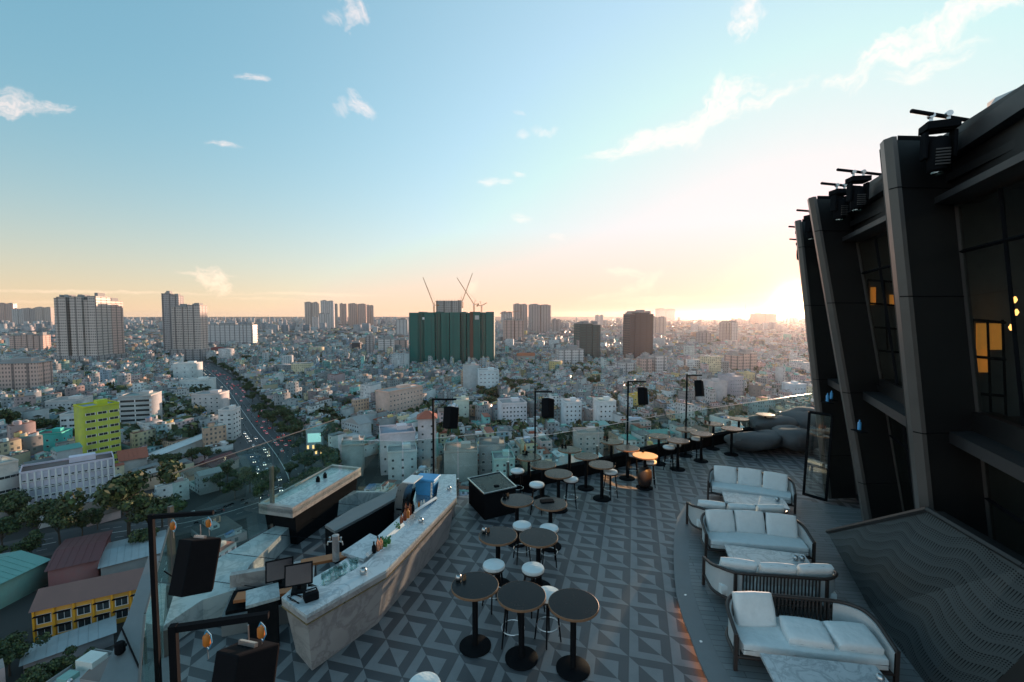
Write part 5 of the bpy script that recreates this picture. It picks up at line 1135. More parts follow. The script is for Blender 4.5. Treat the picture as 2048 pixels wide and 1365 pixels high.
house('office_building', 'bright yellow green office building with blue windows at left', 'building', 168, 238, (940, 924), 812, 16, R(-20), (.5, .55, .03), (.3, .4, .5), 3, 8, ww=5.2, wh=1.7, sidecols=2)
t, c, w, h = house('hotel', 'long ornate lavender white hotel with paired windows at left', 'hotel', 40, 227, (1044, 1004), 933, 15, 0, (.62, .58, .68), (.14, .08, .075), 14, 5, ww=1.3, wh=1.5)
for k in range(15): b = MB(); b.box(k/14*w-w/2, -7.7, 0, .6, .4, h); b.build('pilaster', MT['white'], t)
for k in range(5): b = MB(); b.box(0, -7.75, 3.4+k*(h-4)/5, w, .3, .3); b.build('string_course', MT['white'], t)
house('office_building', 'cream banded building cut by the left edge beside the ornate hotel', 'building', -60, 36, (1066, 1038), 933, 18, 0, (.6, .55, .5), (.3, .42, .42), 8, 4, ww=3.2, wh=1.4)
house('apartment_block', 'salmon pink long block with square windows in the middle', 'apartment block', 778, 845, (846, 828), 779, 18, R(-14), (.72, .47, .38), (.45, .47, .46), 10, 6, sidecols=2)
house('school', 'yellow orange walled building with brown tiled roof at lower left', 'building', 72, 292, 1292, 1232, 12, R(-22), (.85, .38, .02), MT['tiles'], 6, 2, roof='gable', ww=3.6, wh=3.0) if 0 else None
t, c, w, h = house('school_building', 'yellow orange building with brown tiled roof at lower left', 'school', 66, 296, (1288, 1232), 1196, 13, 0, (.85, .38, .02), (.2, .11, .095), 6, 2, roof='gable', ww=3.4, wh=3.0)
for k in range(7): b = MB(); b.box(k/6*w-w/2, -6.6, 0, .5, .35, h-.2); b.build('pilaster', wallmat((.85, .38, .02)), t)
for r in range(2):
    for k in range(6): b = MB(); b.box((k+.5)/6*w-w/2-.3, -7.1, 4.4+r*(h-2.2)/2, 3.9, 1.1, .12); b.build('awning', MT['black'], t)
def shed(name, label, x0, x1, yb, depth, yaw, h, m, wall=(.2, .3, .28), ridge=.12, cat='shed'):
    c, w, mm, yaw = frame_of(x0, x1, yb, depth, yaw); ym = sum(yb)/2 if isinstance(yb, tuple) else yb; CORR.append((x0-3, x1+3, ym-4, mm.y)); t = thing(name, label, cat, (c.x, c.y, GZ), yaw); occ(c.x, c.y, w, depth, yaw, 1)
    boxobj('wall', MT['plainwall'], 0, 0, w, depth, h, 0, wall, wall, parent=t); b = MB(); o = .8
    v = b.pts([(-w/2-o, -depth/2-o, h), (w/2+o, -depth/2-o, h), (w/2+o, 0, h+depth*ridge), (-w/2-o, 0, h+depth*ridge), (-w/2-o, depth/2+o, h), (w/2+o, depth/2+o, h)])
    for q in ((0, 1, 2, 3), (3, 2, 5, 4), (0, 3, 4), (1, 5, 2)): b.face([v[k] for k in q])
    r = b.build('roof', m, t); b = MB()
    for k in range(int(w/2.2)):
        X = -w/2+k*2.2; b.tube([(X, -depth/2-o, h+.06), (X, 0, h+depth*ridge+.06)], .07, 3); b.tube([(X, 0, h+depth*ridge+.06), (X, depth/2+o, h+.06)], .07, 3)
    b.build('roof_rib', m, r); LM.append((name, label, mm.x, mm.y)); return t
shed('market_hall', 'long hall with pale teal metal roof cut by the left edge', -80, 98, (1262, 1168), 24, 0, 9, MT['tealroof'], (.15, .32, .27))
shed('hall', 'hall with dark maroon roof behind the yellow orange building', 98, 197, (1190, 1166), 27, 0, 9, MT['maroon'], (.3, .1, .1), .06)
shed('shed', 'grey ribbed metal roof shed right of the maroon hall', 203, 330, (1166, 1132), 22, 0, 6, MT['steelroof'], (.3, .3, .3), .08)
shed('canopy', 'flat pale blue metal canopy in front of the yellow orange building', 48, 228, (1356, 1290), 9, 0, 4, MT['steelroof'], (.3, .3, .32), .03, 'canopy')
shed('hall', 'low barrel like hall with red brown roof beside the yellow green building', 242, 296, (955, 945), 22, 0, 10, MT['redtile'], (.6, .52, .48), .2)
shed('long_roof', 'very long white roofed shed running towards the avenue', 300, 462, (940, 872), 10, 0, 7, mat('white_metal_roof', (.6, .62, .62), .6, 0, .15, .2), (.5, .5, .48), .1)
shed('hall', 'small maroon roofed house at the end of the long white shed', 428, 478, (955, 935), 14, 0, 6, MT['maroon'], (.5, .4, .36), .3)
house('shop_house', 'turquoise building with maroon roof at left', 'building', 70, 118, 912, 870, 14, R(-20), (.04, .5, .44), (.2, .06, .05), 3, 3, sidecols=2)
house('apartment_block', 'white building with red edge left of the yellow green one', 'apartment block', 123, 163, 880, 830, 14, R(-20), (.6, .62, .62), (.3, .32, .32), 3, 4, ww=4, wh=1.8)
house('apartment_block', 'white slim block with red balconies beside the avenue', 'apartment block', 437, 464, 882, 822, 14, R(-8), (.72, .68, .66), (.3, .3, .3), 2, 6, ww=2.4, wh=1.3, sidecols=3)
house('office_building', 'grey building with dark horizontal window bands left of the avenue', 'building', 240, 298, 866, 794, 22, R(-18), (.45, .45, .45), (.2, .32, .32), 1, 7, ww=24, wh=2.2)
house('apartment_block', 'pinkish white block with stepped roof left of the avenue', 'apartment block', 385, 437, 835, 790, 20, R(-8), (.66, .58, .56), (.35, .35, .35), 5, 5)
house('office_building', 'white flat roofed building at the avenue bend', 'building', 362, 412, 790, 762, 24, R(-10), (.66, .68, .66), (.5, .5, .48), 8, 3)
house('apartment_block', 'white building with pale tower room near the avenue start', 'building', 348, 390, 765, 728, 20, R(-10), (.7, .72, .7), (.5, .5, .5), 3, 4)
house('office_building', 'grey white institution building in the middle left', 'building', 95, 152, 830, 803, 26, R(-18), (.66, .6, .58), (.4, .36, .34), 8, 3)
house('apartment_block', 'white block with orange pattern stripe at left', 'apartment block', 72, 112, 770, 748, 22, R(-18), (.72, .68, .6), (.5, .5, .5), 5, 4)
house('apartment_block', 'large white pinkish apartment building left of the dark speaker at centre', 'apartment block', 1002, 1056, 862, 808, 22, R(-12), (.72, .66, .68), (.35, .35, .35), 7, 6, sidecols=3)
house('apartment_block', 'bluish white building with two window columns right of the speaker pole', 'apartment block', 1130, 1164, 862, 806, 16, R(8), (.66, .7, .72), (.4, .42, .42), 4, 6)
house('apartment_block', 'white building with dark facade plants right of the bluish one', 'apartment block', 1198, 1233, 868, 804, 16, R(8), (.7, .72, .72), (.2, .34, .3), 4, 6)
house('shop_house', 'ochre yellow house behind the fifth pole speaker', 'building', 1266, 1286, 820, 792, 12, R(10), (.72, .5, .1), (.35, .35, .35), 2, 3)
house('shop_house', 'bright blue small building beside the ochre house', 'building', 1287, 1298, 815, 792, 12, R(10), (.25, .55, .65), (.4, .4, .4), 1, 3)
house('apartment_block', 'yellow block near the right with flat roof', 'apartment block', 1488, 1512, 765, 748, 16, R(12), (.66, .55, .3), (.4, .4, .38), 3, 3)
house('office_building', 'large blank walled grey building on the right', 'building', 1425, 1458, 808, 765, 22, R(12), (.55, .5, .5), (.4, .4, .4), 0, 0)
house('office_building', 'ribbed grey blue building attached to the blank walled one', 'building', 1459, 1490, 802, 755, 24, R(12), (.4, .4, .45), (.35, .35, .35), 6, 6, ww=1)
house('apartment_block', 'light blue white building close to the dark facade on the right', 'apartment block', 1585, 1617, 800, 770, 18, R(15), (.55, .66, .72), (.5, .5, .5), 4, 3)
house('slim_house', 'slim pale building with red hip roof in the middle', 'building', 836, 872, 938, 838, 13, R(-10), (.62, .55, .55), (.36, .1, .06), 2, 6, roof='hip', sidecols=2)
house('apartment_block', 'big pinkish white building with blue grey roof terrace in the middle', 'apartment block', 760, 832, 948, 868, 22, R(-18), (.66, .58, .6), (.25, .33, .42), 4, 3)
house('office_building', 'blank grey walled building with small top windows in the middle', 'building', 680, 725, 955, 892, 20, R(-15), (.36, .37, .36), (.4, .42, .4), 2, 1, ww=4, wh=2)
house('apartment_block', 'white cubic house with square windows in front of the pinkish one', 'apartment block', 775, 835, 975, 905, 14, R(-15), (.62, .62, .62), (.4, .38, .38), 3, 4)
house('office_building', 'wide blank taupe building with peach roof in the middle', 'building', 888, 955, 975, 905, 18, R(-6), (.42, .4, .38), (.5, .36, .3), 2, 1)
house('apartment_block', 'grey concrete block with square dark windows right of the taupe one', 'apartment block', 958, 1010, 965, 893, 17, R(4), (.33, .32, .33), (.2, .2, .2), 3, 4, ww=1.8, wh=1.8)
house('apartment_block', 'aqua white building behind the black display counter', 'apartment block', 988, 1030, 985, 920, 14, R(-8), (.42, .58, .54), (.35, .36, .36), 3, 5)
house('apartment_block', 'white building with blue tinted balconies behind the third pole', 'apartment block', 893, 912, 858, 818, 14, R(0), (.62, .68, .74), (.45, .45, .45), 3, 6, ww=.9)
house('apartment_block', 'pale yellow building with roof terrace left of the pinkish apartment', 'apartment block', 908, 938, 848, 802, 16, R(-8), (.66, .68, .56), (.45, .45, .43), 2, 3)
house('apartment_block', 'peach building seen behind the railing pots', 'apartment block', 1155, 1208, 915, 868, 15, R(6), (.6, .48, .44), (.4, .36, .34), 4, 4)
house('office_building', 'big grey slab wall building with dark side, centre', 'building', 926, 958, 792, 732, 14, R(-5), (.5, .52, .52), (.3, .1, .1), 0, 0)
house('apartment_block', 'white and blue apartment right of the grey slab building', 'apartment block', 958, 998, 800, 742, 18, R(10), (.66, .72, .74), (.4, .4, .4), 5, 7)
house('temple', 'temple with wide red roofs right of the avenue tower', 'temple', 410, 452, 716, 700, 20, R(0), (.5, .4, .36), (.3, .07, .06), 0, 0, roof='hip'); 
house('stadium_hall', 'building with orange red roof right of the green netted one', 'building', 1035, 1070, 728, 712, 20, R(5), (.6, .45, .4), (.5, .14, .06), 0, 0, roof='gable')
t, c, w, h = house('cinema', 'corner building with lit screen and warm lit arcade by the avenue', 'cinema', 612, 645, 912, 862, 14, R(-12), (.4, .48, .5), (.25, .45, .42), 0, 0)
b = MB(); b.box(0, -7.3, h*.55, w*.8, .4, h*.35); b.build('screen', mat('lit_screen', (.35, .65, .62), .4, emit=.55), t)
for k in range(6): window(t, -w*.4+k*w*.16, -7.05, h*(.06 if k % 2 else .28), w*.13, h*.16, 0, 'lit')
# ---- vegetation zones ----
TREES = []
def trees_px(lst, label, s=1.0):
    for x, y, k in lst: p = G(x, y); TREES.append((p.x, p.y, k*s, label))
trees_px([(30, 1060, 1.25), (75, 1085, 1.1), (120, 1090, 1.05), (165, 1075, .8), (5, 1100, 1.1), (60, 1125, .9), (195, 1060, .75)], 'street tree in front of the ornate hotel')
trees_px([(258, 1072, 1.9), (300, 1078, 1.5), (325, 1055, 1.1), (285, 1115, .8), (246, 1030, 1.0)], 'tall tree by the road behind the near pole')
trees_px([(10, 880, 1.5), (45, 885, 1.3), (85, 878, 1.1), (25, 862, 1.2), (65, 860, 1.0), (105, 850, .8)], 'dark park tree at the left edge above the turquoise building')
trees_px([(330, 948, .8), (355, 940, .8), (385, 935, .8), (410, 930, .8), (350, 965, .8)], 'tree beside the long white shed')
trees_px([(480, 770, .8), (494, 790, .8), (505, 805, .9), (520, 835, 1.0), (545, 860, 1.1), (565, 880, 1.0), (588, 885, 1.0), (598, 905, .8), (535, 845, .9)], 'tree along the right side of the avenue')
trees_px([(655, 940, 1.1), (668, 965, 1.2), (640, 985, 1.1), (610, 975, .8), (660, 905, 1.2), (670, 880, 1.0), (590, 1005, .8), (540, 990, .9), (500, 985, 1.0), (520, 1010, .9), (470, 1000, .9), (560, 1035, .8), (610, 950, .9), (455, 965, .9), (440, 985, .8), (630, 1000, 1.0)], 'tree at the crossroads behind the glass windbreak')
trees_px([(965, 800, 1.3), (985, 808, 1.4), (1005, 800, 1.4), (1022, 795, 1.3), (1040, 785, 1.3), (1060, 782, 1.2), (975, 825, 1.2), (1015, 780, 1.2), (1072, 775, 1.0), (958, 835, 1.0)], 'dense dark park tree in the middle of the city')
trees_px([(1135, 752, 1.2), (1155, 758, 1.3), (1175, 756, 1.3), (1195, 760, 1.2), (1200, 745, 1.1), (1215, 740, 1.1), (1165, 775, 1.2), (1185, 778, 1.2), (1108, 770, 1.0), (1235, 732, 1.1)], 'dark tree below the teal glass tower')
trees_px([(1330, 700, 1.2), (1320, 708, 1.2), (1342, 690, 1.2), (1350, 700, 1.1)], 'dark tree right of the dark office tower'); trees_px([(1375, 690, 1.3), (1392, 690, 1.3), (1436, 690, 1.2)], 'tree clump between the small towers at right')
trees_px([(160, 1372, .6), (120, 1378, .6), (20, 1352, .8), (-5, 1368, .8), (75, 1410, .7)], 'tree at the bottom left corner'); trees_px([(405, 720, 1.1), (395, 700, 1), (440, 722, 1.1), (465, 725, 1.1), (495, 728, 1.1), (520, 722, 1.1), (305, 705, 1.3), (315, 715, 1.2), (338, 720, 1.2), (660, 812, .9), (505, 748, .9), (890, 800, .8), (880, 862, .8), (930, 830, .7)], 'tree among the houses beyond the avenue')
AVT = sum((q-p).length for p, q in zip(AVS, AVS[1:]))
def rowtrees(path, s0, s1, step, off, label, sc_):
    s = s0
    while s < s1:
        r_ = s
        for p, q in zip(path, path[1:]):
            L = (q-p).length
            if r_ < L: d = (q-p).normalized(); TREES.append((p.x+d.x*r_-d.y*off, p.y+d.y*r_+d.x*off, sc_*random.uniform(.75, 1.15), label)); break
            r_ -= L
        s += step*random.uniform(.7, 1.3)
rowtrees(AVS, 620, AVT-380, 34, 25, 'small tree on the far right pavement of the avenue', .75)
rowtrees(AVS, AVT-380, AVT-120, 24, 25, 'tree on the near right pavement of the avenue', .85)
rowtrees(AVS, 640, AVT-260, 42, -25, 'small tree on the left pavement of the avenue', .7)
rowtrees(CRS, 200, 420, 21, 17, 'tree on the far pavement of the cross street', .8)
def in_occ(x, y, r=0):
    for ox, oy, hw, hd, a in OCC:
        dx, dy = x-ox, y-oy
        if abs(dx) > hw+hd+r+5 or abs(dy) > hw+hd+r+5: continue
        c, s = math.cos(a), math.sin(a)
        if abs(dx*c+dy*s) < hw+r and abs(-dx*s+dy*c) < hd+r: return True
    return False
TG = {}
for x, y, s, l in TREES: TG.setdefault((int(x//40), int(y//40)), []).append((x, y, 7*s))
def in_tree(x, y, r):
    i, j = int(x//40), int(y//40)
    return any(math.hypot(x-a, y-b_) < q+r for di in (-1, 0, 1) for dj in (-1, 0, 1) for a, b_, q in TG.get((i+di, j+dj), ()))
# ---- ordinary houses ----
random.seed(21)
seeds = [(random.uniform(-2500, 2500), random.uniform(60, 2600), R(random.choice((-38, -38, -20, 12, 25, 52)))) for _ in range(90)]
seeds += [(-180, 260, R(-38)), (-320, 330, R(-28)), (60, 330, R(14)), (0, 220, R(-10)), (200, 300, R(22))]
SA = np.array(seeds); cand = []
for si, (sx, sy, a) in enumerate(seeds):
    c, s = math.cos(a), math.sin(a); RR = 420; v = -RR
    while v < RR:
        for half in (0, 1):
            dpt = random.uniform(10, 16); u = -RR; k = 0
            while u < RR:
                w = random.choice((4.2, 4.5, 5, 5, 5.5, 6, 7, 8, 9, 12, 19)); gap = 0
                if k % 9 == 8: gap = 4
                x, y = sx+c*(u+w/2)-s*(v+dpt/2), sy+s*(u+w/2)+c*(v+dpt/2); u += w+gap+random.choice((0, 0, 0, .6)); k += 1
                if y < 105 or y > 1750 or abs(x) > y*1.45+60: continue
                D2 = (SA[:, 0]-x)**2+(SA[:, 1]-y)**2
                if D2.argmin() != si: continue
                cand.append((x, y, w+.05, dpt, a))
            v += dpt+.4
        v += random.choice((4, 5, 7))
houses = []; CORR += [(-260, 300, 1295, 136), (-260, 300, 1205, 172), (-260, 230, 1120, 215), (228, 345, 1092, 262), (470, 600, 1010, 262)]
for x, y, w, d, a in cand:
    if dist_path(x, y, AV) < AVW/2+5+max(w, d)/2 or dist_path(x, y, CR) < CRW/2+4+max(w, d)/2: continue
    if in_occ(x, y, max(w, d)*.55) or in_tree(x, y, 2): continue
    if abs(x) < 45 and y < 60: continue
    f = random.choices((1, 2, 3, 4, 5, 6, 8), (12, 24, 26, 18, 10, 4, 1))[0]; q0 = proj(x, y, GZ)
    if q0 and y < 900:
        lim = max([L[2] for L in CORR if L[0] < q0[0] < L[1] and y < L[3]-2] or [0])
        if lim:
            while f > 0 and proj(x, y, GZ+f*3.4+2.5)[1] < lim: f -= 1
            if f == 0: continue
    if w > 8.5 and random.random() < .5: f = max(1, f-2)
    houses.append([x, y, w, d, f*3.4+random.uniform(-.3, .6), a, f, random.choices(range(len(WALLC)), WALLW)[0], random.choices(range(len(ROOFC)), ROOFW)[0], random.random()])
MASK = [(0, 1400), (150, 1365), (230, 1190), (300, 1085), (480, 1010), (560, 985), (720, 960), (760, 960), (905, 940), (1015, 950), (1400, 890), (1640, 835)]
def visible(x, y, z):
    q = proj(x, y, z)
    if not q or q[0] < -10 or q[0] > 1655 or q[1] > 1400: return None
    for (x0, y0), (x1, y1) in zip(MASK, MASK[1:]):
        if x0 <= q[0] <= x1 and q[1] > y0+(y1-y0)*(q[0]-x0)/(x1-x0): return None
    if q[0] < 0 or q[0] > 1640: pass
    return q
near = []; rest = []
for hs in houses:
    q = visible(hs[0], hs[1], GZ+hs[4]); (near if q and 0 <= q[0] <= 1640 else rest).append((hs, q))
near.sort(key=lambda e: math.hypot(e[0][0], e[0][1])); NI = 215
rest = [e[0] for e in near[NI:]]+[e[0] for e in rest]; near = near[:NI]
MS = Mass(); 
def clutter(M, x, y, w, d, h, a, wc, rc, r, z=0):
    c, s = math.cos(a), math.sin(a)
    for k in range(3 if r < .6 else 2):
        u, v = random.uniform(-.3, .3)*w, random.uniform(-.35, .35)*d
        M.add(x+c*u-s*v, y+s*u+c*v, random.uniform(1.6, w*.6), random.uniform(2, d*.4), random.uniform(1.2, 3), a, random.choice(WALLC), random.choice(ROOFC), h+z+.003, random.choice((0, 0, .8)))
for x, y, w, d, h, a, f, wi, ri, r in rest:
    sh = .4+.72*random.random()**1.3; wc = tuple(min(.8, q*sh) for q in WALLC[wi]); rc = tuple(min(.8, q*sh*.85) for q in ROOFC[ri])
    MS.add(x, y, w-.05, d, h, a, wc, rc, 0, random.choice((0, 0, 0, .9, 1.6)))
    if y < 1300: clutter(MS, x, y, w, d, h, a, wc, rc, r)
# farther city, coarser blocks; towers on the skyline
n = 26000; yy = 1700*(9500/1700)**rng.random(n); xx = (rng.random(n)*2-1)*yy*1.35
for x, y in zip(xx, yy):
    w, d = random.uniform(7, 22)*(1+y/9000), random.uniform(8, 22)*(1+y/9000); hgt = random.choice((6, 8, 10, 12, 14, 18, 22)); wc = random.choices(WALLC, WALLW)[0]; rc = random.choices(ROOFC, ROOFW)[0]; sh = .35+.7*random.random(); wc = tuple(q*sh for q in wc); rc = tuple(q*sh for q in rc)
    MS.add(x, y, w, d, hgt, random.choice((-.6, -.3, .2, .5)), wc, rc, 0, 0)
for k in range(330):
    y = random.uniform(2300, 9000); x = random.uniform(-1.25, .75)*y
    if random.random() < .5: x = random.uniform(-1.2, -.1)*y
    for j in range(random.choice((1, 1, 2, 4))): MS.add(x+j*45, y+random.uniform(-20, 20), random.uniform(18, 38), 22, random.uniform(30, 62) if y < 5000 else random.uniform(45, 85), random.choice((-.3, .2)), random.choice([(.6, .6, .6), (.4, .4, .42), (.55, .5, .5), (.25, .27, .3)]), (.4, .4, .4))
for k in range(90):      # mid-size blocks sprinkled between the low houses
    y = random.uniform(700, 2300); x = random.uniform(-1.15, .75)*y
    if in_occ(x, y, 18) or dist_path(x, y, AV) < 45 or in_tree(x, y, 10): continue
    MS.add(x, y, random.uniform(14, 34), random.uniform(12, 20), random.uniform(18, 38), random.choice((-.5, -.2, .2, .4)), random.choices(WALLC, WALLW)[0], (.4, .4, .4))
o = MS.build('distant_houses', MT['city']); tag(o, 'mass of small pale houses and far blocks filling the city to the horizon', 'houses', None, 'stuff')
# individual nearer houses
tank = MB(); tank.lathe([(.001, 0), (.6, .05), (.65, .3), (.65, 1.5), (.3, 1.85), (.001, 1.9)], n=10); tankobj = tank.build('water_tank', MT['steel']); tankmesh = tankobj.data; bpy.data.objects.remove(tankobj)
WORD = {1: 'one', 2: 'two', 3: 'three', 4: 'four', 5: 'five', 6: 'six', 8: 'eight'}
LMS = [(l[1], proj(l[2], l[3], GZ)) for l in LM]
SHORT = []
for (lab, q) in LMS:
    SHORT.append((lab, q))
KEY = [('yellow green office building', (200, 925)), ('ornate lavender hotel', (130, 1020)), ('salmon pink block', (805, 838)), ('yellow orange school building', (180, 1295)), ('white slim block by the avenue', (450, 882)), ('grey banded office', (268, 866)), ('lit screen cinema', (628, 912)), ('turquoise building', (92, 912)),
       ('pinkish white apartment', (1030, 862)), ('bluish white building', (1147, 862)), ('dark facade plants', (1215, 868)), ('ochre yellow house', (1276, 820)), ('slim red roofed building', (850, 938)), ('pinkish building with terrace', (800, 948)), ('blank grey building', (702, 955)), ('wide taupe building', (920, 975)), ('grey concrete block', (985, 965)), ('aqua white building', (1008, 985)), ('peach building', (1180, 915)), ('fifth speaker pole', (1235, 850)), ('sixth speaker pole', (1368, 830)), ('blank walled grey building', (1440, 808)), ('light blue building by the facade', (1600, 800)), ('park trees', (1000, 800)), ('long white shed', (380, 940)), ('maroon hall', (150, 1178)), ('grey slab building', (942, 792))]
lab_count = {}
recs = []
for i, (hs, q) in enumerate(near):
    x, y, w, d, h, a, f, wi, ri, r = hs; px, py = q
    kn, kp = min(KEY, key=lambda e: math.hypot(e[1][0]-px, (e[1][1]-py)*1.3)); dx, dy = px-kp[0], py-kp[1]
    rel = ('right of' if dx > 0 else 'left of') if abs(dx) > abs(dy)*1.2 else ('below' if dy > 0 else 'behind')
    nm = '%s %s storey house with %s roof, %s the %s' % (WALLN[wi], WORD[f], ROOFN[ri], rel, kn); recs.append(nm); lab_count.setdefault(nm, []).append(i)
ORD = ['leftmost', 'second from left', 'third from left', 'fourth from left', 'fifth from left', 'sixth from left']
for nm, ids in lab_count.items():
    if len(ids) > 1:
        for o_, i in enumerate(sorted(ids, key=lambda i: near[i][1][0])): recs[i] = '%s %s' % (ORD[min(o_, 5)].replace(' from left', ''), nm.replace(' storey house with', ' storey,').replace(' roof,', ' roof').replace(' by the', ' by').replace('metal ', ''))
recs = [' '.join(r_.split()[:16]) for r_ in recs]
for i, (hs, q) in enumerate(near):
    x, y, w, d, h, a, f, wi, ri, r = hs; wc, rc = WALLC[wi], ROOFC[ri]; w -= .08
    mm = Mass(); mm.add(0, 0, w, d, h, 0, wc, rc); t = mm.build('row_house', MT['plainwall'], (x, y, GZ)); t.rotation_euler.z = a; tag(t, recs[i], 'house', 'small row houses of the near city')
    if r < .4:    # metal shed roof on posts
        b = MB(); tl = random.choice((.6, 1.2)); v = b.pts([(-w/2-.2, -d/2-.5, h+.5), (w/2+.2, -d/2-.5, h+.5), (w/2+.2, d*.3, h+.5+tl), (-w/2-.2, d*.3, h+.5+tl)]); v2 = b.pts([(-w/2-.2, -d/2-.5, h+.42), (w/2+.2, -d/2-.5, h+.42), (w/2+.2, d*.3, h+.42+tl), (-w/2-.2, d*.3, h+.42+tl)])
        b.face(v); b.face(v2[::-1]); [b.face((v2[k], v2[(k+1) % 4], v[(k+1) % 4], v[k])) for k in range(4)]; b.build('roof', wallmat(rc), t)
    elif r < .6 and w > 4.4:
        b = MB(); v = b.pts([(-w/2-.3, -d/2-.3, h+.01), (w/2+.3, -d/2-.3, h+.01), (w/2+.3, d/2+.3, h+.01), (-w/2-.3, d/2+.3, h+.01), (0, -d/2-.3, h+w*.25), (0, d/2+.3, h+w*.25)])
        for q_ in ((0, 4, 5, 3), (1, 2, 5, 4), (0, 1, 4), (2, 3, 5)): b.face([v[k] for k in q_])
        b.build('roof', wallmat(rc), t)
    else:
        b = MB()
        for X, Y, sx, sy in ((0, -d/2+.1, w, .2), (0, d/2-.1, w, .2), (-w/2+.1, 0, .2, d-.42), (w/2-.1, 0, .2, d-.42)): b.box(X, Y, h+.003, sx, sy, .9)
        b.build('parapet', wallmat(wc), t)
        b = MB(); b.box(0, d*.22, h+.004, w*.6, d*.25, 2.5); b.build('stair_hut', wallmat(random.choice(WALLC)), t)
        o = bpy.data.objects.new('water_tank', tankmesh); COL.objects.link(o); setp(o, t); o.location = (w*.2*(1 if r < .8 else -1), -d*.2, h+.01)
    if r > .3:
        b = MB(); b.box(-w*.1, -d*.1, h+.01, w*.35, d*.2, 1.3); b.build('roof_shed', wallmat(random.choice(ROOFC)), t)
    nc = max(1, int(w/2.8)); front = -1 if math.cos(a)*y+(-math.sin(a))*x*0 > 0 else 1
    for k in range(f):
        for j in range(nc): window(t, (j+.5)/nc*w-w/2, -d/2-.01, k*3.4+.9, min(1.7, w/nc*.6), 1.6, 0, 'lit' if random.random() < .012 else 'dark')
        if i < 150 and k > 0:
            s = 1 if x < 0 else -1
            if r > .5:
                for j in (-.28, .22): window(t, s*(w/2+.01), d*j, k*3.4+1.0, 1.1, 1.2, s*PI/2)
    if r > .55 and f > 2:
        for k in range(1, f): b = MB(); b.box(0, -d/2-.55, k*3.4, w*.96, 1.0, .12); b.box(0, -d/2-1.02, k*3.4+.12, w*.96, .06, .85); b.build('balcony', wallmat(random.choice((wc, (.5, .5, .5), (.35, .1, .08)))), t)
# ---- trees ----
MT['leaf'] = mat('tree_leaves', (.035, .06, .025), .75, 0, .6, .35); MT['leafl'] = mat('tree_leaves_light', (.075, .1, .028), .75, 0, .5, .35); MT['bark'] = mat('bark', (.09, .07, .055), .9)
def crown(seed, n=2600, leaf=.62):
    r = np.random.default_rng(seed); b = MB(); lobes = [(r.normal(0, 2.6, 2), r.uniform(7.5, 13.5), r.uniform(1.8, 3.4)) for _ in range(13)]
    for k in range(n):
        (lx, ly), lz, lr = lobes[r.integers(len(lobes))]; v = r.normal(0, 1, 3); v /= np.linalg.norm(v)+1e-6; rad = lr*(.55+.5*r.random()); c = np.array([lx, ly, lz])+v*rad*np.array([1, 1, .75])
        nn = Vector(v+r.normal(0, .5, 3)).normalized(); e = nn.orthogonal().normalized(); f_ = nn.cross(e); an = r.random()*6; e, f_ = e*math.cos(an)+f_*math.sin(an), f_*math.cos(an)-e*math.sin(an); s = leaf*r.uniform(.5, 1.2); C = Vector(c)
        b.poly([C-e*s-f_*s*.3, C+f_*s*.7-e*.1, C+e*s+f_*s*.2, C-f_*s*.7], 0 if r.random() < .62 else 1)
    return b
def trunk(seed):
    r = random.Random(seed); b = MB(); b.tube([(0, 0, 0), (.1, 0, 3), (.2, .1, 6), (.1, .2, 9)], .42, 7, r1=.16)
    for k in range(5): a = k*1.26+r.random(); b.tube([(.15, .05, 4+k*.7), (1.3*math.cos(a), 1.3*math.sin(a), 6.5+k*.6), (2.6*math.cos(a), 2.6*math.sin(a), 9+k*.5)], .2, 5, r1=.06)
    return b
protos = []
for k in range(4):
    t = thing('city_tree', 'x', 'tree'); trunk(k).build('trunk', MT['bark'], t); crown(k, 3000 if k < 2 else 2200).build('crown', [MT['leaf'], MT['leafl']], t); protos.append([t, False])
tl = {}; TREES.sort(key=lambda e: (e[3], proj(e[0], e[1], GZ)[0]))
for e in TREES: tl[e[3]] = tl.get(e[3], 0)+1
cnt = {}
for i, (x, y, s, l) in enumerate(TREES):
    pr = protos[i % 4]; o = pr[0] if not pr[1] else dup(pr[0], (0, 0, 0), 0); pr[1] = True; cnt[l] = cnt.get(l, 0)+1; k, n_ = cnt[l], tl[l]
    o.location = (x, y, GZ); o.rotation_euler.z = random.random()*6; q = s*random.uniform(.9, 1.1); o.scale = (q, q, q*random.uniform(.85, 1.1))
    w_ = 'single' if n_ == 1 else 'leftmost' if k == 1 else 'rightmost' if k == n_ else ('second', 'third', 'fourth', 'fifth', 'sixth', 'seventh', 'eighth', 'ninth', 'tenth', 'eleventh', 'twelfth', 'thirteenth', 'fourteenth', 'fifteenth', 'sixteenth', 'seventeenth', 'eighteenth', 'nineteenth', 'twentieth')[min(k-2, 18)]+' from left'
    o['label'] = '%s %s' % (w_, l); o['group'] = 'trees of the city'
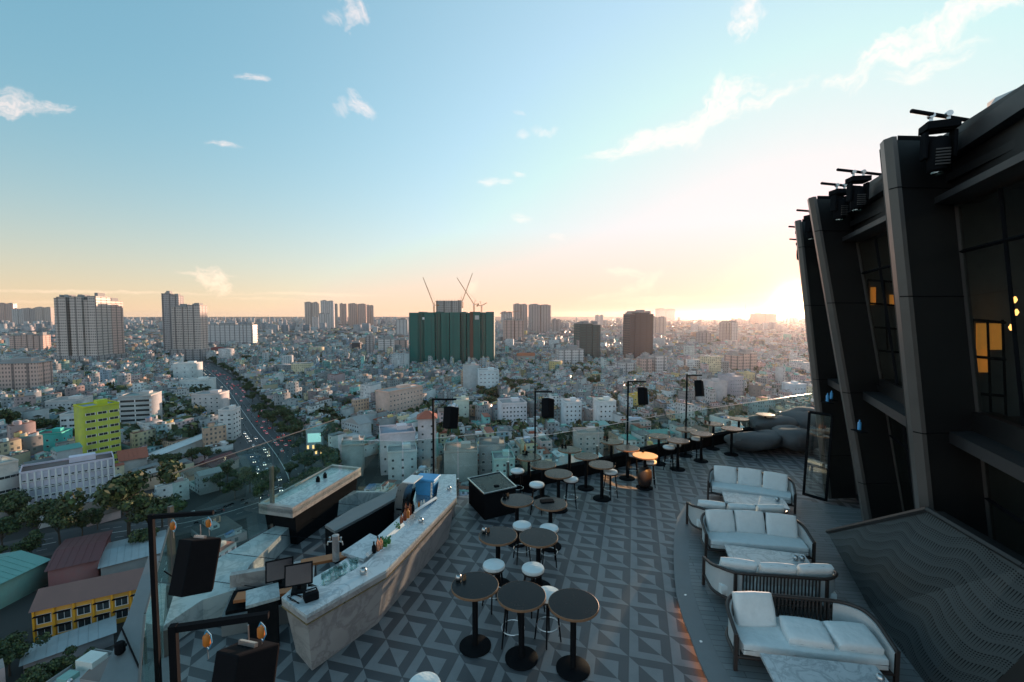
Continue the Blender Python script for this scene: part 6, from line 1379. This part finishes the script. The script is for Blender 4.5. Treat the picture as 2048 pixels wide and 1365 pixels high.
# far woods as one mass
b = MB(); r = np.random.default_rng(9)
def woods(x0, x1, y0, y1, n, hgt):
    for k in range(n):
        p = G(r.uniform(x0, x1), r.uniform(y0, y1)); 
        if in_occ(p.x, p.y, 6) or dist_path(p.x, p.y, AV) < 30: continue
        h_ = hgt*r.uniform(.6, 1.2); rad = h_*.55
        for j in range(34):
            v = r.normal(0, 1, 3); v /= np.linalg.norm(v); c = Vector((p.x+v[0]*rad*r.uniform(.5, 1.1), p.y+v[1]*rad, h_*.6+v[2]*h_*.42)); nn = Vector(v+r.normal(0, .4, 3)).normalized(); e = nn.orthogonal().normalized(); f_ = nn.cross(e); s = h_*.17*r.uniform(.6, 1.3)
            b.poly([c-e*s, c+f_*s, c+e*s, c-f_*s], 0 if r.random() < .75 else 1)
woods(560, 745, 668, 682, 420, 13); woods(640, 745, 660, 672, 160, 13); woods(400, 560, 712, 728, 90, 11); woods(90, 330, 712, 760, 90, 10); woods(240, 350, 690, 720, 60, 12); woods(480, 620, 780, 940, 60, 6)
woods(0, 1640, 650, 720, 500, 13); woods(0, 1640, 715, 900, 800, 14); woods(1380, 1440, 675, 694, 60, 13); woods(1000, 1640, 690, 780, 130, 11)
o = b.build('far_woods', [MT['leaf'], MT['leafl']], loc=(0, 0, GZ)); tag(o, 'dark tree canopy patches scattered through the far city', 'woods', None, 'stuff')
# ---- vehicles ----
def make_car(wc, kind='car'):
    t = thing('parked_car' if 0 else 'car', 'x', 'car'); L, W_, H_ = (4.4, 1.8, .75) if kind == 'car' else (8.5, 2.4, 2.4)
    b = MB(); b.prism([(-L/2, -W_/2), (L/2, -W_/2), (L/2, W_/2), (-L/2, W_/2)], .3, .3+H_, top=[(-L/2+.08, -W_/2+.05), (L/2-.1, -W_/2+.05), (L/2-.1, W_/2-.05), (-L/2+.08, W_/2-.05)]); b.build('body', wallmat(wc), t)
    b = MB(); z = .302+H_; h = .55 if kind == 'car' else .08; b.prism([(-L*.4, -W_*.45), (L*.22, -W_*.45), (L*.22, W_*.45), (-L*.4, W_*.45)], z, z+h, 1, 0, top=[(-L*.3, -W_*.38), (L*.08, -W_*.38), (L*.08, W_*.38), (-L*.3, W_*.38)]); b.build('cabin', [wallmat(wc), MT['pane']], t)
    for sx in (-.32, .32):
        for sy in (-1, 1): b = MB(); b.tube([(sx*L, sy*W_/2*.98-.1*sy, .33), (sx*L, sy*W_/2+.03*sy, .33)], .33, 10); b.build('wheel', MT['black'], t)
    for sy in (-1, 1):
        b = MB(); b.box(-L/2-.01, sy*W_*.36, .62, .06, .3, .16); b.build('tail_light', MT['tail'], t); b = MB(); b.box(L/2-.0, sy*W_*.36, .6, .06, .34, .18); b.build('headlight', MT['head'], t)
    return t
MT['tail'] = mat('tail_light_red', (1, .05, .03), .4, emit=2.5); MT['head'] = mat('headlight_white', (1, .92, .75), .4, emit=4)
CC = [((.7, .7, .7), 'white'), ((.1, .1, .11), 'black'), ((.35, .36, .38), 'silver grey'), ((.4, .05, .04), 'red'), ((.08, .12, .25), 'dark blue')]
cp = {c: [make_car(v), False] for v, c in CC}
def along(path, s):
    for p, q in zip(path, path[1:]):
        L = (q-p).length
        if s < L: d = (q-p).normalized(); return p+d*s, d
        s -= L
    return path[-1], (path[-1]-path[-2]).normalized()
def total(path): return sum((q-p).length for p, q in zip(path, path[1:]))
random.seed(5)
moto = MB(); moto.tube([(-.6, 0, .3), (-.6, 0, .31)], .3, 8); moto.tube([(-.65, -.05, .3), (-.65, .05, .3)], .3, 10); moto.tube([(.65, -.05, .3), (.65, .05, .3)], .3, 10); moto.box(0, 0, .35, 1.1, .3, .4); moto.box(-.2, 0, .75, .7, .25, .08); moto.tube([(.5, 0, .5), (.42, 0, 1.05)], .05, 5); moto.tube([(.42, -.3, 1.05), (.42, .3, 1.05)], .03, 5)
mo = moto.build('motorbike', MT['black']); first = True
vi = 0; placed = []
def put(path, off, s, back):
    p, d = along(path, s); n = Vector((-d.y, d.x, 0)); return p+n*off, math.atan2(d.y, d.x)+(PI if back else 0), s
for path, W_, nm, s0, zz in ((AVS, AVW, 'avenue', 560, .07), (CRS, CRW, 'cross street', 150, .15)):
    T_ = total(path); lanes = [-15, -10, -5, 5, 10, 15] if W_ > 30 else [-9, -4, 4, 9]; got = []
    for k in range(210 if W_ > 30 else 60):
        l = random.choice(lanes); s = s0+(T_-s0)*random.random()**.6
        if any(abs(s-g[0]) < 7 and l == g[1] for g in got): continue
        got.append((s, l)); q, a, _ = put(path, l, s, l > 0); pr = visible(q.x, q.y, GZ+1)
        if not pr: continue
        c = random.choices(list(cp), (9, 2, 5, 1, 1))[0]; e = cp[c]; o = e[0] if not e[1] else dup(e[0], (0, 0, 0), 0); e[1] = True; o.location = (q.x, q.y, GZ+zz); o.rotation_euler.z = a; placed.append((o, c, nm, pr))
    for k in range(330 if W_ > 30 else 90):
        l = random.uniform(-W_/2+1, W_/2-1); s = s0+(T_-s0)*random.random()**.6; q, a, _ = put(path, l, s, l > 0)
        if not visible(q.x, q.y, GZ+1) or any(abs(s-g[0]) < 4 and abs(l-g[1]) < 2.2 for g in got): continue
        o = mo if first else mo.copy()
        if not first: COL.objects.link(o)
        first = False; o.location = (q.x, q.y, GZ+zz); o.rotation_euler.z = a; tag(o, 'small dark motorbike riding in the traffic of the %s' % nm, 'motorbike', 'motorbikes on the %s' % nm)
for c, e in cp.items():
    if not e[1]: bpy.data.objects.remove(e[0])
for i, (o, c, nm, pr) in enumerate(placed): o['label'] = '%s car driving in the traffic of the %s' % (c, nm); o['group'] = '%s cars on the %s' % (c, nm)
# street lamps along the avenue
lampp = thing('street_lamp', 'x', 'street lamp'); b = MB(); b.tube([(0, 0, 0), (0, 0, 10)], .12, 6, r1=.07); b.build('post', MT['steel'], lampp); b = MB(); b.tube([(-2.4, 0, 10.3), (0, 0, 10), (2.4, 0, 10.3)], .06, 5); b.build('arm', MT['steel'], lampp)
for s in (-1, 1): b = MB(); b.box(s*2.6, 0, 10.25, .7, .3, .12); b.build('lamp_head', MT['white'], lampp)
first = True; T_ = total(AVS)
for k in range(16):
    p, d = along(AVS, 560+k*42)
    if not visible(p.x, p.y, GZ+8): continue
    o = lampp if first else dup(lampp, (0, 0, 0), 0); first = False; o.location = (p.x, p.y, GZ+.1); o.rotation_euler.z = math.atan2(d.y, d.x)+PI/2; tag(o, 'double armed street lamp on the avenue median', 'street lamp', 'street lamps on the avenue median')
# radio mast on the horizon
p = G(1490, 641); t = thing('radio_mast', 'thin radio mast on the horizon left of the sun', 'mast', (p.x, p.y, GZ)); hh = PY(1490, 610, p.y).z-GZ; b = MB(); b.tube([(0, 0, 0), (0, 0, hh)], 4, 4, r1=2.0); b.build('mast_tube', MT['black'], t)
# ---------- haze: air over the whole city ----------
b = MB(); b.box(0, 6000, GZ-1, 26000, 15000, 190); hz = b.build('haze', None or MT['earth']); hz.data.materials.clear()
m = bpy.data.materials.new('haze_air'); m.use_nodes = True; nt = m.node_tree; nt.nodes.remove(nt.nodes['Principled BSDF']); pv = nt.nodes.new('ShaderNodeVolumePrincipled')
pv.inputs['Color'].default_value = (.9, .86, .86, 1); pv.inputs['Density'].default_value = 0.000019; pv.inputs['Anisotropy'].default_value = .72
nt.links.new(pv.outputs[0], nt.nodes['Material Output'].inputs['Volume']); hz.data.materials.append(m); tag(hz, 'thin bluish evening haze lying over the city', 'haze', None, 'stuff')
